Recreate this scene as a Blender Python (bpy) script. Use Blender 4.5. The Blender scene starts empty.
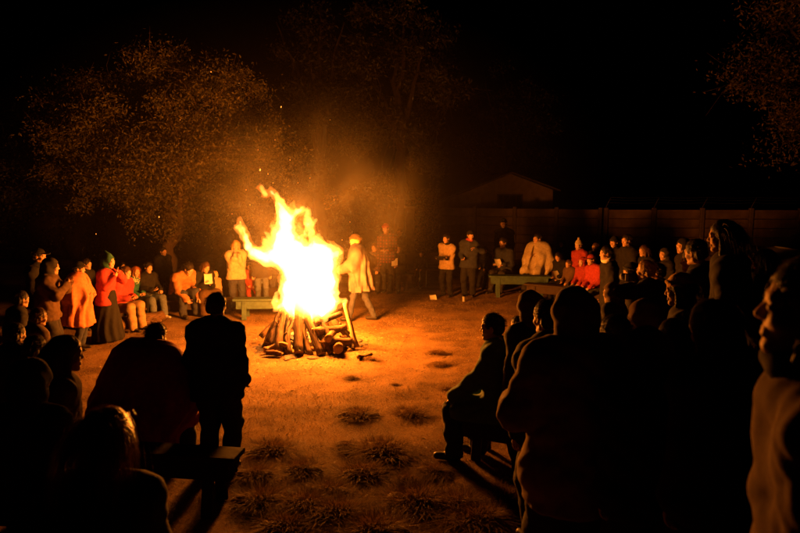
import bpy, math, random
import numpy as np
from mathutils import Vector, Matrix, noise
R = math.radians
random.seed(7); rng = np.random.default_rng(7)
sc = bpy.context.scene
col = sc.collection

# ------------------------------------------------------------------ camera
F = 622.0; PW, PH = 800.0, 533.0; HOR = 188.0; CAMZ = 2.5
PITCH = math.atan((PH/2-HOR)/F)
cam_d = bpy.data.cameras.new("camera"); cam = bpy.data.objects.new("camera", cam_d); col.objects.link(cam)
cam.location = (0, 0, CAMZ); cam.rotation_euler = (math.pi/2-PITCH, 0, 0)
cam_d.sensor_width = 36; cam_d.lens = 36*F/PW; cam_d.clip_end = 500; cam_d.clip_start = 0.05
cam_d.dof.use_dof = True; cam_d.dof.focus_distance = 10.0; cam_d.dof.aperture_fstop = 3.2
sc.camera = cam

# ------------------------------------------------------------------ world: clear night, sun far under the horizon
w = bpy.data.worlds.new("World"); sc.world = w; w.use_nodes = True
nt = w.node_tree; bg = nt.nodes['Background']
sky = nt.nodes.new('ShaderNodeTexSky'); sky.sky_type = 'NISHITA'; sky.sun_disc = False
sky.sun_elevation = R(-9); sky.sun_rotation = R(200)
nt.links.new(sky.outputs[0], bg.inputs[0]); bg.inputs[1].default_value = 0.012
sc.view_settings.view_transform = 'Standard'; sc.view_settings.look = 'None'
sc.view_settings.exposure = 0; sc.view_settings.gamma = 1
cy = sc.cycles
cy.sample_clamp_indirect = 1.2; cy.max_bounces = 5; cy.diffuse_bounces = 2; cy.volume_bounces = 0
cy.glossy_bounces = 2; cy.transparent_max_bounces = 12; cy.use_denoising = True
cy.caustics_reflective = False; cy.caustics_refractive = False

# ------------------------------------------------------------------ firelight (the bonfire is the only source of light)
FX, FY = -1.47, 9.75
FIRE_RGB = (1.0, 0.225, 0.011)
FIRE_W = 2900.0
for k, (dx, dy, z, share, rad) in enumerate([(0.0, 0.0, 0.66, .38, .26), (.05, -.03, 0.95, .40, .26), (-.15, .05, 1.4, .08, .28), (.25, .05, 1.05, .14, .22)]):
    ld = bpy.data.lights.new("firelight", 'POINT'); lo_ = bpy.data.objects.new("firelight", ld); col.objects.link(lo_)
    lo_.location = (FX+dx, FY+dy, z); ld.energy = FIRE_W*share; ld.color = FIRE_RGB; ld.shadow_soft_size = rad

# ------------------------------------------------------------------ pixel helpers (photograph pixels -> world points)
def ray(px, py):
    v = Vector(((px-PW/2)/F, 1.0, -(py-PH/2)/F))
    c, s = math.cos(PITCH), math.sin(PITCH)
    return Vector((v.x, v.y*c+v.z*s, -v.y*s+v.z*c))
def atY(px, py, Y):
    d = ray(px, py); t = Y/d.y
    return Vector((d.x*t, Y, CAMZ+d.z*t))
def onG(px, py, z=0.0):
    d = ray(px, py); t = (z-CAMZ)/d.z
    return Vector((d.x*t, d.y*t, z))
def sstep(a, b, x):
    t = np.clip((x-a)/(b-a), 0, 1); return t*t*(3-2*t)
def ground_z(x, y):
    r = np.hypot(x-FX, y-FY)
    b1 = 0.70*sstep(6.0, 8.6, r)*sstep(6.5, 3.5, y)
    b2 = 0.55*sstep(1.0, 2.4, x)*sstep(8.0, 5.2, y)
    return np.maximum(b1, b2)

# ------------------------------------------------------------------ materials
MC = {}
def mat(name, color, rough=.85, kind='plain', scale=30.0, var=.35, bump=.25, color2=None, spec=.25, sheen=0.0, coat=0.0):
    key = name
    if key in MC: return MC[key]
    m = bpy.data.materials.new(name); m.use_nodes = True; MC[key] = m
    n = m.node_tree.nodes; l = m.node_tree.links; b = n['Principled BSDF']
    b.inputs['Roughness'].default_value = rough; b.inputs['Specular IOR Level'].default_value = spec
    if sheen: b.inputs['Sheen Weight'].default_value = sheen
    if coat: b.inputs['Coat Weight'].default_value = coat
    tc = n.new('ShaderNodeTexCoord')
    nz = n.new('ShaderNodeTexNoise'); nz.inputs['Scale'].default_value = scale; nz.inputs['Detail'].default_value = 6
    mp = n.new('ShaderNodeMapping'); l.new(tc.outputs['Object'], mp.inputs[0]); l.new(mp.outputs[0], nz.inputs['Vector'])
    rp = n.new('ShaderNodeValToRGB'); c = color; c2 = color2 or tuple(x*(1-var) for x in color)
    rp.color_ramp.elements[0].position = .3; rp.color_ramp.elements[1].position = .7
    rp.color_ramp.elements[0].color = (*c2, 1); rp.color_ramp.elements[1].color = (*c, 1)
    out = rp.outputs[0]; l.new(nz.outputs[0], rp.inputs[0])
    bsrc = nz.outputs[0]
    if kind in ('plaid', 'stripe'):
        prev = out
        for ax in ((0, 0, 0), (0, R(90), 0)) if kind == 'plaid' else ((0, R(90), 0),):
            mm = n.new('ShaderNodeMapping'); mm.inputs['Rotation'].default_value = ax; l.new(tc.outputs['Object'], mm.inputs[0])
            wv = n.new('ShaderNodeTexWave'); wv.inputs['Scale'].default_value = 4.2; wv.inputs['Distortion'].default_value = .4; l.new(mm.outputs[0], wv.inputs['Vector'])
            r2 = n.new('ShaderNodeValToRGB'); r2.color_ramp.elements[0].position = .55; r2.color_ramp.elements[1].position = .65; l.new(wv.outputs[1], r2.inputs[0])
            mx = n.new('ShaderNodeMixRGB'); l.new(r2.outputs[0], mx.inputs[0]); l.new(prev, mx.inputs[1]); mx.inputs[2].default_value = (*(color2 or c2), 1)
            prev = mx.outputs[0]
        out = prev
    if kind == 'print':
        gx = n.new('ShaderNodeVectorMath'); gx.operation = 'DISTANCE'; gx.inputs[1].default_value = (0, .16, .82); l.new(tc.outputs['Object'], gx.inputs[0])
        lt = n.new('ShaderNodeMath'); lt.operation = 'LESS_THAN'; lt.inputs[1].default_value = .12; l.new(gx.outputs['Value'], lt.inputs[0])
        n2 = n.new('ShaderNodeTexNoise'); n2.inputs['Scale'].default_value = 38; l.new(tc.outputs['Object'], n2.inputs['Vector'])
        g2 = n.new('ShaderNodeMath'); g2.operation = 'GREATER_THAN'; g2.inputs[1].default_value = .53; l.new(n2.outputs[0], g2.inputs[0])
        ml = n.new('ShaderNodeMath'); ml.operation = 'MULTIPLY'; l.new(lt.outputs[0], ml.inputs[0]); l.new(g2.outputs[0], ml.inputs[1])
        mx = n.new('ShaderNodeMixRGB'); l.new(ml.outputs[0], mx.inputs[0]); l.new(out, mx.inputs[1]); mx.inputs[2].default_value = (.6, .5, .4, 1); out = mx.outputs[0]
    if kind == 'hair':
        mp.inputs['Scale'].default_value = (1.0, 1.0, .12)
    l.new(out, b.inputs['Base Color'])
    bp = n.new('ShaderNodeBump'); bp.inputs['Strength'].default_value = bump; bp.inputs['Distance'].default_value = .01
    l.new(bsrc, bp.inputs['Height']); l.new(bp.outputs[0], b.inputs['Normal'])
    return m
def island_mat(name, c1, c2, rough=.8, trans=.0, spec=.2):
    if name in MC: return MC[name]
    m = bpy.data.materials.new(name); m.use_nodes = True; MC[name] = m
    n = m.node_tree.nodes; l = m.node_tree.links; b = n['Principled BSDF']
    g = n.new('ShaderNodeNewGeometry'); rp = n.new('ShaderNodeValToRGB')
    rp.color_ramp.elements[0].color = (*c1, 1); rp.color_ramp.elements[1].color = (*c2, 1)
    l.new(g.outputs['Random Per Island'], rp.inputs[0]); l.new(rp.outputs[0], b.inputs['Base Color'])
    b.inputs['Roughness'].default_value = rough; b.inputs['Specular IOR Level'].default_value = spec
    if trans:
        t = n.new('ShaderNodeBsdfTranslucent'); l.new(rp.outputs[0], t.inputs[0])
        mx = n.new('ShaderNodeMixShader'); mx.inputs[0].default_value = trans
        l.new(b.outputs[0], mx.inputs[1]); l.new(t.outputs[0], mx.inputs[2]); l.new(mx.outputs[0], n['Material Output'].inputs[0])
    return m

# ------------------------------------------------------------------ mesh helpers
class Geo:
    def __init__(s): s.V = []; s.P = []; s.n = 0
    def add(s, V, Fc, m=0):
        V = np.asarray(V, float).reshape(-1, 3); Fc = np.asarray(Fc, int)
        if len(Fc) == 0: return s
        s.V.append(V); s.P.append((Fc+s.n, m)); s.n += len(V); return s
    def build(s, name, mats, parent=None, smooth=True):
        me = bpy.data.meshes.new(name); V = np.concatenate(s.V)
        me.vertices.add(len(V)); me.vertices.foreach_set('co', V.ravel().astype(np.float32))
        li = np.concatenate([f.ravel() for f, _ in s.P]); tot = np.concatenate([np.full(len(f), f.shape[1]) for f, _ in s.P])
        mi = np.concatenate([np.full(len(f), m) for f, m in s.P])
        me.loops.add(len(li)); me.loops.foreach_set('vertex_index', li.astype(np.int32))
        me.polygons.add(len(tot)); st = np.concatenate([[0], np.cumsum(tot)[:-1]])
        me.polygons.foreach_set('loop_start', st.astype(np.int32)); me.polygons.foreach_set('loop_total', tot.astype(np.int32))
        me.polygons.foreach_set('material_index', mi.astype(np.int32))
        me.polygons.foreach_set('use_smooth', np.full(len(tot), smooth))
        me.update(calc_edges=True); me.validate()
        for m in (mats if isinstance(mats, (list, tuple)) else [mats]): me.materials.append(m)
        o = bpy.data.objects.new(name, me); col.objects.link(o)
        if parent: o.parent = parent
        return o
def frame_of(d):
    d = Vector(d).normalized(); u = Vector((0, 0, 1)) if abs(d.z) < .9 else Vector((1, 0, 0))
    a = d.cross(u).normalized(); b = a.cross(d).normalized(); return a, b, d
def tube(pts, rad, seg=8, caps=True, jit=0.0):
    pts = [Vector(p) for p in pts]; n = len(pts); V = []; Fc = []
    for i, p in enumerate(pts):
        d = pts[min(i+1, n-1)]-pts[max(i-1, 0)]
        if i == 0: a, b, _ = frame_of(d)
        else:
            d.normalize(); a = (a-d*a.dot(d)).normalized(); b = d.cross(a)*-1; b = a.cross(d)
        for k in range(seg):
            t = 2*math.pi*k/seg; r = rad[i]*(1+(random.uniform(-jit, jit) if jit else 0))
            V.append(p+a*math.cos(t)*r+b*math.sin(t)*r)
    for i in range(n-1):
        for k in range(seg):
            k2 = (k+1) % seg; Fc.append((i*seg+k, i*seg+k2, (i+1)*seg+k2, (i+1)*seg+k))
    V = np.array([tuple(v) for v in V])
    C = []
    if caps:
        V = np.vstack([V, [tuple(pts[0])], [tuple(pts[-1])]]); c0 = n*seg; c1 = c0+1
        for k in range(seg):
            k2 = (k+1) % seg; C.append((c0, k2, k)); C.append((c1, (n-1)*seg+k, (n-1)*seg+k2))
    return V, np.array(Fc), np.array(C)
def add_tube(g, pts, rad, seg=8, m=0, mcap=None, jit=0.0):
    V, Fc, C = tube(pts, rad, seg, True, jit); n0 = g.n
    g.add(V, Fc, m)
    if len(C): g.P.append((C+n0, m if mcap is None else mcap))
def box(g, c, s, rot=None, m=0, bev=.0):
    x, y, z = s[0]/2, s[1]/2, s[2]/2; b = min(bev, x*.4, y*.4, z*.4)
    if b <= 0:
        V = np.array([(i*x, j*y, k*z) for i in (-1, 1) for j in (-1, 1) for k in (-1, 1)], float)
        Fq = [(0, 1, 3, 2), (4, 6, 7, 5), (0, 4, 5, 1), (2, 3, 7, 6), (0, 2, 6, 4), (1, 5, 7, 3)]; T = []
    else:   # chamfered box: 24 vertices
        V = []; ids = {}
        for i in (-1, 1):
            for j in (-1, 1):
                for k in (-1, 1):
                    for ax, p in enumerate([(i*x, j*(y-b), k*(z-b)), (i*(x-b), j*y, k*(z-b)), (i*(x-b), j*(y-b), k*z)]):
                        ids[i, j, k, ax] = len(V); V.append(p)
        V = np.array(V); Fq = []; T = []
        for ax in range(3):
            o = [a for a in range(3) if a != ax]
            for s_ in (-1, 1):
                q = []
                for (u, v) in ((-1, -1), (1, -1), (1, 1), (-1, 1)):
                    t = [0, 0, 0]; t[ax] = s_; t[o[0]] = u; t[o[1]] = v; q.append(ids[t[0], t[1], t[2], ax])
                Fq.append(q if (s_ > 0) == (ax != 1) else q[::-1])
        for ax in range(3):
            o = [a for a in range(3) if a != ax]
            for u in (-1, 1):
                for v in (-1, 1):
                    q = []
                    for (w_, a) in ((-1, o[0]), (1, o[0]), (1, o[1]), (-1, o[1])):
                        t = [0, 0, 0]; t[ax] = w_; t[o[0]] = u; t[o[1]] = v; q.append(ids[t[0], t[1], t[2], a])
                    p0, p1, p2 = (V[i] for i in q[:3]); nn = np.cross(p1-p0, p2-p0)
                    Fq.append(q if np.dot(nn, p0) > 0 else q[::-1])
        for i in (-1, 1):
            for j in (-1, 1):
                for k in (-1, 1):
                    q = [ids[i, j, k, a] for a in range(3)]; p0, p1, p2 = (V[i_] for i_ in q)
                    T.append(q if np.dot(np.cross(p1-p0, p2-p0), p0) > 0 else q[::-1])
    if rot is not None: V = V @ np.array(rot.to_3x3().transposed())
    n0 = g.n; g.add(V+np.array(c), Fq, m)
    if len(T): g.P.append((np.array(T)+n0, m))
def tag(o, label=None, cat=None, group=None, kind=None):
    if label: o['label'] = label
    if cat: o['category'] = cat
    if group: o['group'] = group
    if kind: o['kind'] = kind
    return o
def empty(name, loc, rz=0.0):
    o = bpy.data.objects.new(name, None); o.empty_display_size = .2; col.objects.link(o)
    o.location = loc; o.rotation_euler = (0, 0, rz); return o
def copy_tree(o, parent=None):
    c = o.copy(); col.objects.link(c); c.parent = parent
    for ch in list(o.children): copy_tree(ch, c)
    return c

# ------------------------------------------------------------------ signed-distance sculpting
class Sdf:
    def __init__(s, lo, hi, h):
        s.h = h; s.lo = np.array(lo, float)-2*h; n = np.ceil((np.array(hi)+2*h-s.lo)/h).astype(int)+1
        s.ax = [s.lo[i]+h*np.arange(n[i]) for i in range(3)]; s.D = np.full(n, .5)
    def _sub(s, lo, hi, m):
        sl = []
        for i in range(3):
            a = int(max(0, math.floor((lo[i]-m-s.lo[i])/s.h))); b = int(min(len(s.ax[i]), math.ceil((hi[i]+m-s.lo[i])/s.h)+1))
            if b <= a: return None, None
            sl.append(slice(a, b))
        g = np.meshgrid(*[s.ax[i][sl[i]] for i in range(3)], indexing='ij', sparse=True)
        return tuple(sl), g
    def _mix(s, sl, d, k, sub):
        A = s.D[sl]
        if sub:
            if k > 0:
                h = np.clip(.5-.5*(A+d)/k, 0, 1); s.D[sl] = A*(1-h)-d*h+k*h*(1-h)
            else: s.D[sl] = np.maximum(A, -d)
        else:
            if k > 0:
                h = np.clip(.5+.5*(A-d)/k, 0, 1); s.D[sl] = A*(1-h)+d*h-k*h*(1-h)
            else: s.D[sl] = np.minimum(A, d)
    def cap(s, a, b, ra, rb=None, k=.03, sub=False):
        rb = ra if rb is None else rb; a = np.array(a, float); b = np.array(b, float); r = max(ra, rb)
        sl, g = s._sub(np.minimum(a, b)-r, np.maximum(a, b)+r, k+2*s.h)
        if sl is None: return s
        ab = b-a; L = max(ab@ab, 1e-9)
        t = np.clip(((g[0]-a[0])*ab[0]+(g[1]-a[1])*ab[1]+(g[2]-a[2])*ab[2])/L, 0, 1)
        d = np.sqrt((g[0]-a[0]-t*ab[0])**2+(g[1]-a[1]-t*ab[1])**2+(g[2]-a[2]-t*ab[2])**2)-(ra+(rb-ra)*t)
        s._mix(sl, d, k, sub); return s
    def ell(s, c, r, k=.03, sub=False, rot=None):
        m = max(r) if rot is not None else 0
        rr = np.array([m]*3) if rot is not None else np.array(r); c = np.array(c, float)
        sl, g = s._sub(c-rr, c+rr, k+2*s.h)
        if sl is None: return s
        p = [g[i]-c[i] for i in range(3)]
        if rot is not None:
            M = np.array(rot.to_3x3()).T; p = [M[i, 0]*p[0]+M[i, 1]*p[1]+M[i, 2]*p[2] for i in range(3)]
        q = np.sqrt(sum((p[i]/r[i])**2 for i in range(3))); q2 = np.sqrt(sum((p[i]/r[i]**2)**2 for i in range(3)))+1e-9
        s._mix(sl, q*(q-1)/q2, k, sub); return s
    def G(s): return np.meshgrid(*s.ax, indexing='ij', sparse=True)
    def disp(s, fn): s.D = s.D+fn(*s.G()); return s
    def cut(s, fn): s.D = np.maximum(s.D, fn(*s.G())); return s
    def mesh(s):
        D = s.D; D[0] = D[-1] = .5; D[:, 0] = D[:, -1] = .5; D[:, :, 0] = D[:, :, -1] = .5
        S = D < 0; n = np.array(D.shape)-1
        cnt = np.zeros(n, np.int8)
        for i in (0, 1):
            for j in (0, 1):
                for k in (0, 1): cnt += S[i:n[0]+i, j:n[1]+j, k:n[2]+k]
        act = (cnt > 0) & (cnt < 8); I = np.argwhere(act)
        if len(I) == 0: return np.zeros((0, 3)), np.zeros((0, 4), int)
        acc = np.zeros((len(I), 3)); c = np.zeros(len(I))
        for axis in range(3):
            o = [a for a in range(3) if a != axis]
            for u in (0, 1):
                for v in (0, 1):
                    p = I.copy(); p[:, o[0]] += u; p[:, o[1]] += v; q = p.copy(); q[:, axis] += 1
                    a = D[p[:, 0], p[:, 1], p[:, 2]]; b = D[q[:, 0], q[:, 1], q[:, 2]]; x = (a < 0) != (b < 0)
                    t = np.where(x, a/np.where(x, a-b, 1), 0)
                    P = p.astype(float); P[:, axis] += t; acc[x] += P[x]; c[x] += 1
        V = acc/c[:, None]*s.h+s.lo
        vid = np.full(n, -1); vid[act] = np.arange(len(I)); Q = []
        for axis in range(3):
            a = [slice(None)]*3; b = [slice(None)]*3; a[axis] = slice(0, -1); b[axis] = slice(1, None)
            s0 = S[tuple(a)]; X = np.argwhere(s0 != S[tuple(b)]); o = [(axis+1) % 3, (axis+2) % 3]
            X = X[(X[:, o[0]] > 0) & (X[:, o[1]] > 0) & (X[:, o[0]] < n[o[0]]) & (X[:, o[1]] < n[o[1]])]
            qs = []
            for u, v in ((-1, -1), (0, -1), (0, 0), (-1, 0)):
                Y = X.copy(); Y[:, o[0]] += u; Y[:, o[1]] += v; qs.append(vid[Y[:, 0], Y[:, 1], Y[:, 2]])
            q = np.stack(qs, 1); neg = ~s0[X[:, 0], X[:, 1], X[:, 2]]; q[neg] = q[neg][:, ::-1]; Q.append(q)
        Q = np.concatenate(Q); Q = Q[(Q >= 0).all(1)]
        return V, Q
def xf(V, M):
    M = np.array(M); return V @ M[:3, :3].T + M[:3, 3]

# ================================================================== PLACE: ground
def lerp(a, b, t): return a+(b-a)*t
xs = np.concatenate([[-200, -90, -45, -25], np.linspace(-14, 14, 300), [25, 45, 90, 200]])
ys = np.concatenate([[-60, -20, -8], np.linspace(-2, 24, 280), [32, 50, 100, 220]])
X, Y = np.meshgrid(xs, ys, indexing='ij'); Z = ground_z(X, Y)
for i in range(len(xs)):
    for j in range(len(ys)):
        if abs(xs[i]) < 20 and -5 < ys[j] < 30:
            Z[i, j] += .035*noise.noise((xs[i]*.9, ys[j]*.9, 0))+.024*noise.noise((xs[i]*3.0, ys[j]*3.0, 4))
g = Geo(); nI, nJ = X.shape; idx = np.arange(nI*nJ).reshape(nI, nJ)
g.add(np.stack([X, Y, Z], -1), np.stack([idx[:-1, :-1], idx[1:, :-1], idx[1:, 1:], idx[:-1, 1:]], -1).reshape(-1, 4))
def ground_mat():
    m = bpy.data.materials.new("trodden_winter_grass"); m.use_nodes = True; n = m.node_tree.nodes; l = m.node_tree.links; b = n['Principled BSDF']
    tc = n.new('ShaderNodeTexCoord'); a = n.new('ShaderNodeTexNoise'); a.inputs['Scale'].default_value = 55; a.inputs['Detail'].default_value = 8; a.inputs['Roughness'].default_value = .7
    c = n.new('ShaderNodeTexNoise'); c.inputs['Scale'].default_value = 1.6; c.inputs['Detail'].default_value = 7; c.inputs['Roughness'].default_value = .65
    for t in (a, c): l.new(tc.outputs['Object'], t.inputs['Vector'])
    r1 = n.new('ShaderNodeValToRGB'); r1.color_ramp.elements[0].position = .38; r1.color_ramp.elements[1].position = .68
    r1.color_ramp.elements[0].color = (.05, .028, .014, 1); r1.color_ramp.elements[1].color = (.38, .24, .11, 1)
    r2 = n.new('ShaderNodeValToRGB'); r2.color_ramp.elements[0].position = .38; r2.color_ramp.elements[1].position = .6
    r2.color_ramp.elements[0].color = (.08, .05, .025, 1); r2.color_ramp.elements[1].color = (.34, .21, .10, 1)
    l.new(a.outputs[0], r1.inputs[0]); l.new(c.outputs[0], r2.inputs[0])
    mx = n.new('ShaderNodeMixRGB'); mx.inputs[0].default_value = .5; l.new(r1.outputs[0], mx.inputs[1]); l.new(r2.outputs[0], mx.inputs[2])
    l.new(mx.outputs[0], b.inputs['Base Color']); b.inputs['Roughness'].default_value = .95; b.inputs['Specular IOR Level'].default_value = .1
    bp = n.new('ShaderNodeBump'); bp.inputs['Strength'].default_value = .9; bp.inputs['Distance'].default_value = .03
    l.new(a.outputs[0], bp.inputs['Height']); l.new(bp.outputs[0], b.inputs['Normal'])
    return m
tag(g.build('ground', ground_mat()), kind='structure')
def gz(x, y): return float(ground_z(x, y)+.035*noise.noise((x*.9, y*.9, 0))+.024*noise.noise((x*3.0, y*3.0, 4)))

# short dry grass over the lawn
def blades(n, xr, yr, hh, ww, keep=None):
    x = rng.uniform(*xr, n); y = rng.uniform(*yr, n)
    if keep is not None: k = keep(x, y); x, y = x[k], y[k]
    n = len(x); z = np.array([gz(a, b) for a, b in zip(x, y)])-.004
    t = rng.uniform(0, 2*np.pi, n); h = hh*rng.uniform(.35, 1.1, n); wd = ww*rng.uniform(.6, 1.3, n); lean = rng.uniform(.1, 1.7, n)*h; ph = rng.uniform(0, 2*np.pi, n)
    B = np.stack([x, y, z], -1); d = np.stack([np.cos(t), np.sin(t), 0*t], -1)*wd[:, None]
    T = B+np.stack([np.cos(ph)*lean, np.sin(ph)*lean, h*.8], -1)
    V = np.stack([B-d, B+d, T], 1).reshape(-1, 3); Fc = np.arange(len(V)).reshape(-1, 3)
    return V, Fc
gm = island_mat('dry_grass_blades', (.05, .032, .014), (.46, .32, .16), trans=.25)
g = Geo()
far = lambda x, y: (np.hypot(x-FX, y-FY) > .95) & (np.abs(x) < .66*y+.8) & (noise_mask(x, y))
def noise_mask(x, y): return (np.sin(x*2.1+np.sin(y*1.7)*1.3)+np.sin(y*2.9+x*.8)+rng.uniform(-2.4, 1.9, len(x))) > -.9
V, Fc = blades(62000, (-5, 5), (4, 7.5), .038, .0035, far); g.add(V, Fc)
V, Fc = blades(70000, (-7.5, 7), (7.5, 15), .036, .0045, far); g.add(V, Fc)
tag(g.build('short_grass', gm, smooth=False), 'short trodden straw coloured grass covering the clearing', 'grass', kind='stuff')

# tussocks (dark, backlit)
tuft_m = island_mat('tussock_blades', (.06, .036, .016), (.30, .18, .08), trans=.3)
soil_m = mat('tussock_soil', (.11, .065, .032), .95, scale=40)
def tuft_mesh(seed, n=1500):
    r = np.random.default_rng(seed); s = Sdf((-.26, -.15, -.03), (.26, .15, .10), .014)
    for _ in range(5): s.ell((r.uniform(-.15, .15), r.uniform(-.05, .05), -.005), (r.uniform(.06, .12), r.uniform(.05, .08), r.uniform(.03, .05)), .03)
    s.disp(lambda x, y, z: .006*np.sin(60*x+20*y)*np.sin(50*y+30*z)); V, Q = s.mesh(); g = Geo(); g.add(V, Q, 1)
    x = np.clip(r.normal(0, .12, n), -.25, .25); y = r.normal(0, .058, n); h = r.uniform(.028, .072, n)*np.exp(-(x/.24)**2); t = r.uniform(0, 6.3, n); w_ = .0022
    B = np.stack([x, y, .03*np.exp(-(x/.15)**2-(y/.07)**2)], -1); d = np.stack([np.cos(t), np.sin(t), 0*t], -1)*w_
    o = np.stack([x*.25+r.normal(0, .03, n), y*.6+r.normal(0, .03, n), h*.6], -1); M = B+o; T = B+o*1.9-np.stack([0*h, 0*h, h*.35], -1)
    V = np.stack([B-d, B+d, M+d*.7, M-d*.7, T], 1).reshape(-1, 3); k = np.arange(n)*5
    g.add(V, np.stack([k, k+1, k+2, k+3], -1)); n0 = g.n-len(V); g.P.append((np.stack([k+3, k+2, k+4], -1)+n0, 0))
    return g
TUFTS = [(360, 416, 1.05), (411, 415, .95), (270, 450, 1.0), (301, 468, 1.0), (347, 446, .5), (383, 450, 1.35), (363, 471, 1.1), (436, 471, .8), (437, 353, .6), (443, 366, .75),
         (370, 361, .45), (352, 378, .35), (262, 500, 1.1), (305, 505, 1.1), (335, 512, 1.2), (420, 500, 1.2), (330, 490, .8), (408, 478, .6), (285, 525, 1.0), (375, 530, 1.2), (460, 505, 1.0), (448, 388, .4), (395, 385, .3), (480, 520, 1.1), (255, 475, .7), (503, 498, .9)]
TL = ['wide dark grass tussock in the middle of the lawn, left of a twin', 'wide grass tussock right of its twin in the middle of the lawn', 'dark tussock nearest the dark plank bench, in the open grass', 'dark round tussock right of the bench end and lower',
 'tiny tussock just left of the widest one', 'widest dark tussock, left of the seated boy in the teal coat', 'big tussock directly below the widest one', 'tussock just below the shoe of the boy in the teal coat', 'small flat tussock farthest up the lawn right of the fire', 'small tussock just below the farthest flat one',
 'little dark tuft beside the stick near the log pile', 'smallest tuft of grass in front of the log pile', 'dark tussock at the lower left of the lawn beside the silhouette bench', 'low tussock in the left pair near the bottom edge', 'low tussock in the right half of the pair near the bottom edge', 'broad tussock in the lower right part of the lawn',
 'middle sized tussock between the upper and lower rows', 'small clump between two big tussocks in the lower row', 'tussock cut by the bottom edge at the left', 'tussock cut by the bottom edge in the middle', 'shaded tussock left of the brown hooded coat', 'tiny tuft alone in the bright grass left of the seated boy',
 'tiny tuft alone in the bright grass in front of the fire', 'tussock cut by the bottom edge at the right', 'small shaded tuft just right of the plank bench end', 'dark tussock hidden in the shade by the brown coat']
tg = [tuft_mesh(i).build('grass_tuft', [tuft_m, soil_m]) for i in range(4)]
for i, (px, py, s_) in enumerate(TUFTS):
    o = tg[i] if i < 4 else tg[i % 4].copy()
    if i >= 4: col.objects.link(o)
    p = onG(px, py); o.location = (p.x, p.y, gz(p.x, p.y)); sx = s_*random.uniform(.85, 1.15)
    o.scale = (sx*1.05, sx*1.1, sx*1.0); o.rotation_euler = (0, 0, random.uniform(-.3, .3)+(math.pi if i % 2 else 0))
    tag(o, TL[i], 'grass tuft', 'dark grass tussocks scattered over the lawn')

lm_ = island_mat('litter_bits', (.03, .018, .01), (.42, .32, .2), rough=.9)
g = Geo(); n = 2600; a = rng.uniform(0, 6.3, n); rr = np.where(rng.random(n) < .35, rng.uniform(.8, 1.7, n), rng.uniform(1, 6.5, n)); x = FX+rr*np.cos(a); y = FY+rr*np.sin(a)
z = np.array([gz(p_, q_) for p_, q_ in zip(x, y)])+.006; t = rng.uniform(0, 6.3, n); L = rng.uniform(.008, .035, n)*np.where(rng.random(n) < .06, 2.2, 1); W = rng.uniform(.003, .010, n)
dx, dy = np.cos(t)*L, np.sin(t)*L; ex, ey = -np.sin(t)*W, np.cos(t)*W; c = np.stack([x, y, z], -1); h = rng.uniform(0, .012, n)
V = np.stack([c+np.stack([-dx, -dy, 0*h], -1), c+np.stack([ex, ey, h], -1), c+np.stack([dx, dy, h*.6], -1), c+np.stack([-ex, -ey, h*.3], -1)], 1).reshape(-1, 3)
g.add(V, np.arange(len(V)).reshape(-1, 4)); tag(g.build('litter', lm_, smooth=False), 'scattered twigs, bark chips and dead leaves on the grass round the fire', 'litter', kind='stuff')

# ================================================================== bonfire: logs
bark = mat('log_bark', (.17, .10, .055), .92, 'hair', scale=70, bump=1.0, color2=(.035, .02, .012))
bark_pale = mat('split_log_wood', (.36, .24, .13), .85, 'hair', scale=60, bump=.8, color2=(.12, .07, .04))
char = mat('charred_wood', (.035, .028, .024), .9, scale=30, bump=.9)
endm = mat('sawn_log_end', (.45, .30, .17), .85, scale=60, bump=.3)
def log_geo(L, r, seed, bend=.04, crook=0):
    rr = random.Random(seed); n = 9; seg = 12; V = []; g = Geo(); pts = []
    for i in range(n):
        t = i/(n-1); pts.append(Vector((bend*math.sin(t*3.1)*rr.uniform(.6, 1.3)+crook*t*t, bend*.5*math.sin(t*5+seed), L*t)))
    V, Fc, C = tube(pts, [r*(1-.16*i/(n-1))*(1.06 if i in (0,) else 1) for i in range(n)], seg)
    for i in range(n*seg):
        p = Vector(V[i]); c = pts[i//seg]; d = p-c; k = 1+.16*noise.noise((d.x*30+seed, d.y*30, p.z*4))+.08*math.sin(i*2.3+seed)*.5
        V[i] = tuple(c+d*k)
    n0 = g.n; g.add(V, Fc, 0); g.P.append((C+n0, 1))
    if L > .6:
        for _ in range(2):
            z = rr.uniform(.3, .8)*L; a = rr.uniform(0, 6.3); d = Vector((math.cos(a), math.sin(a), .7)); p0 = Vector((0, 0, z))
            add_tube(g, [p0, p0+d*r*.9, p0+d*r*1.45], [r*.3, r*.24, r*.2], 6, 0, 1)
    return g
def orient(o, a, b):
    a, b = Vector(a), Vector(b); q = (b-a).to_track_quat('Z', 'Y'); o.rotation_mode = 'QUATERNION'; o.rotation_quaternion = q; o.location = a
fire = empty('bonfire', (FX, FY, gz(FX, FY)))
tag(fire, 'tall blazing bonfire of leaning split logs in the middle of the lawn', 'bonfire')
def fl(px, py, dy):   # local point in the bonfire's frame from photograph pixel and depth offset from its centre
    p = atY(px, py, FY+dy); return (p.x-FX, p.y-FY, p.z-gz(FX, FY))
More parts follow.
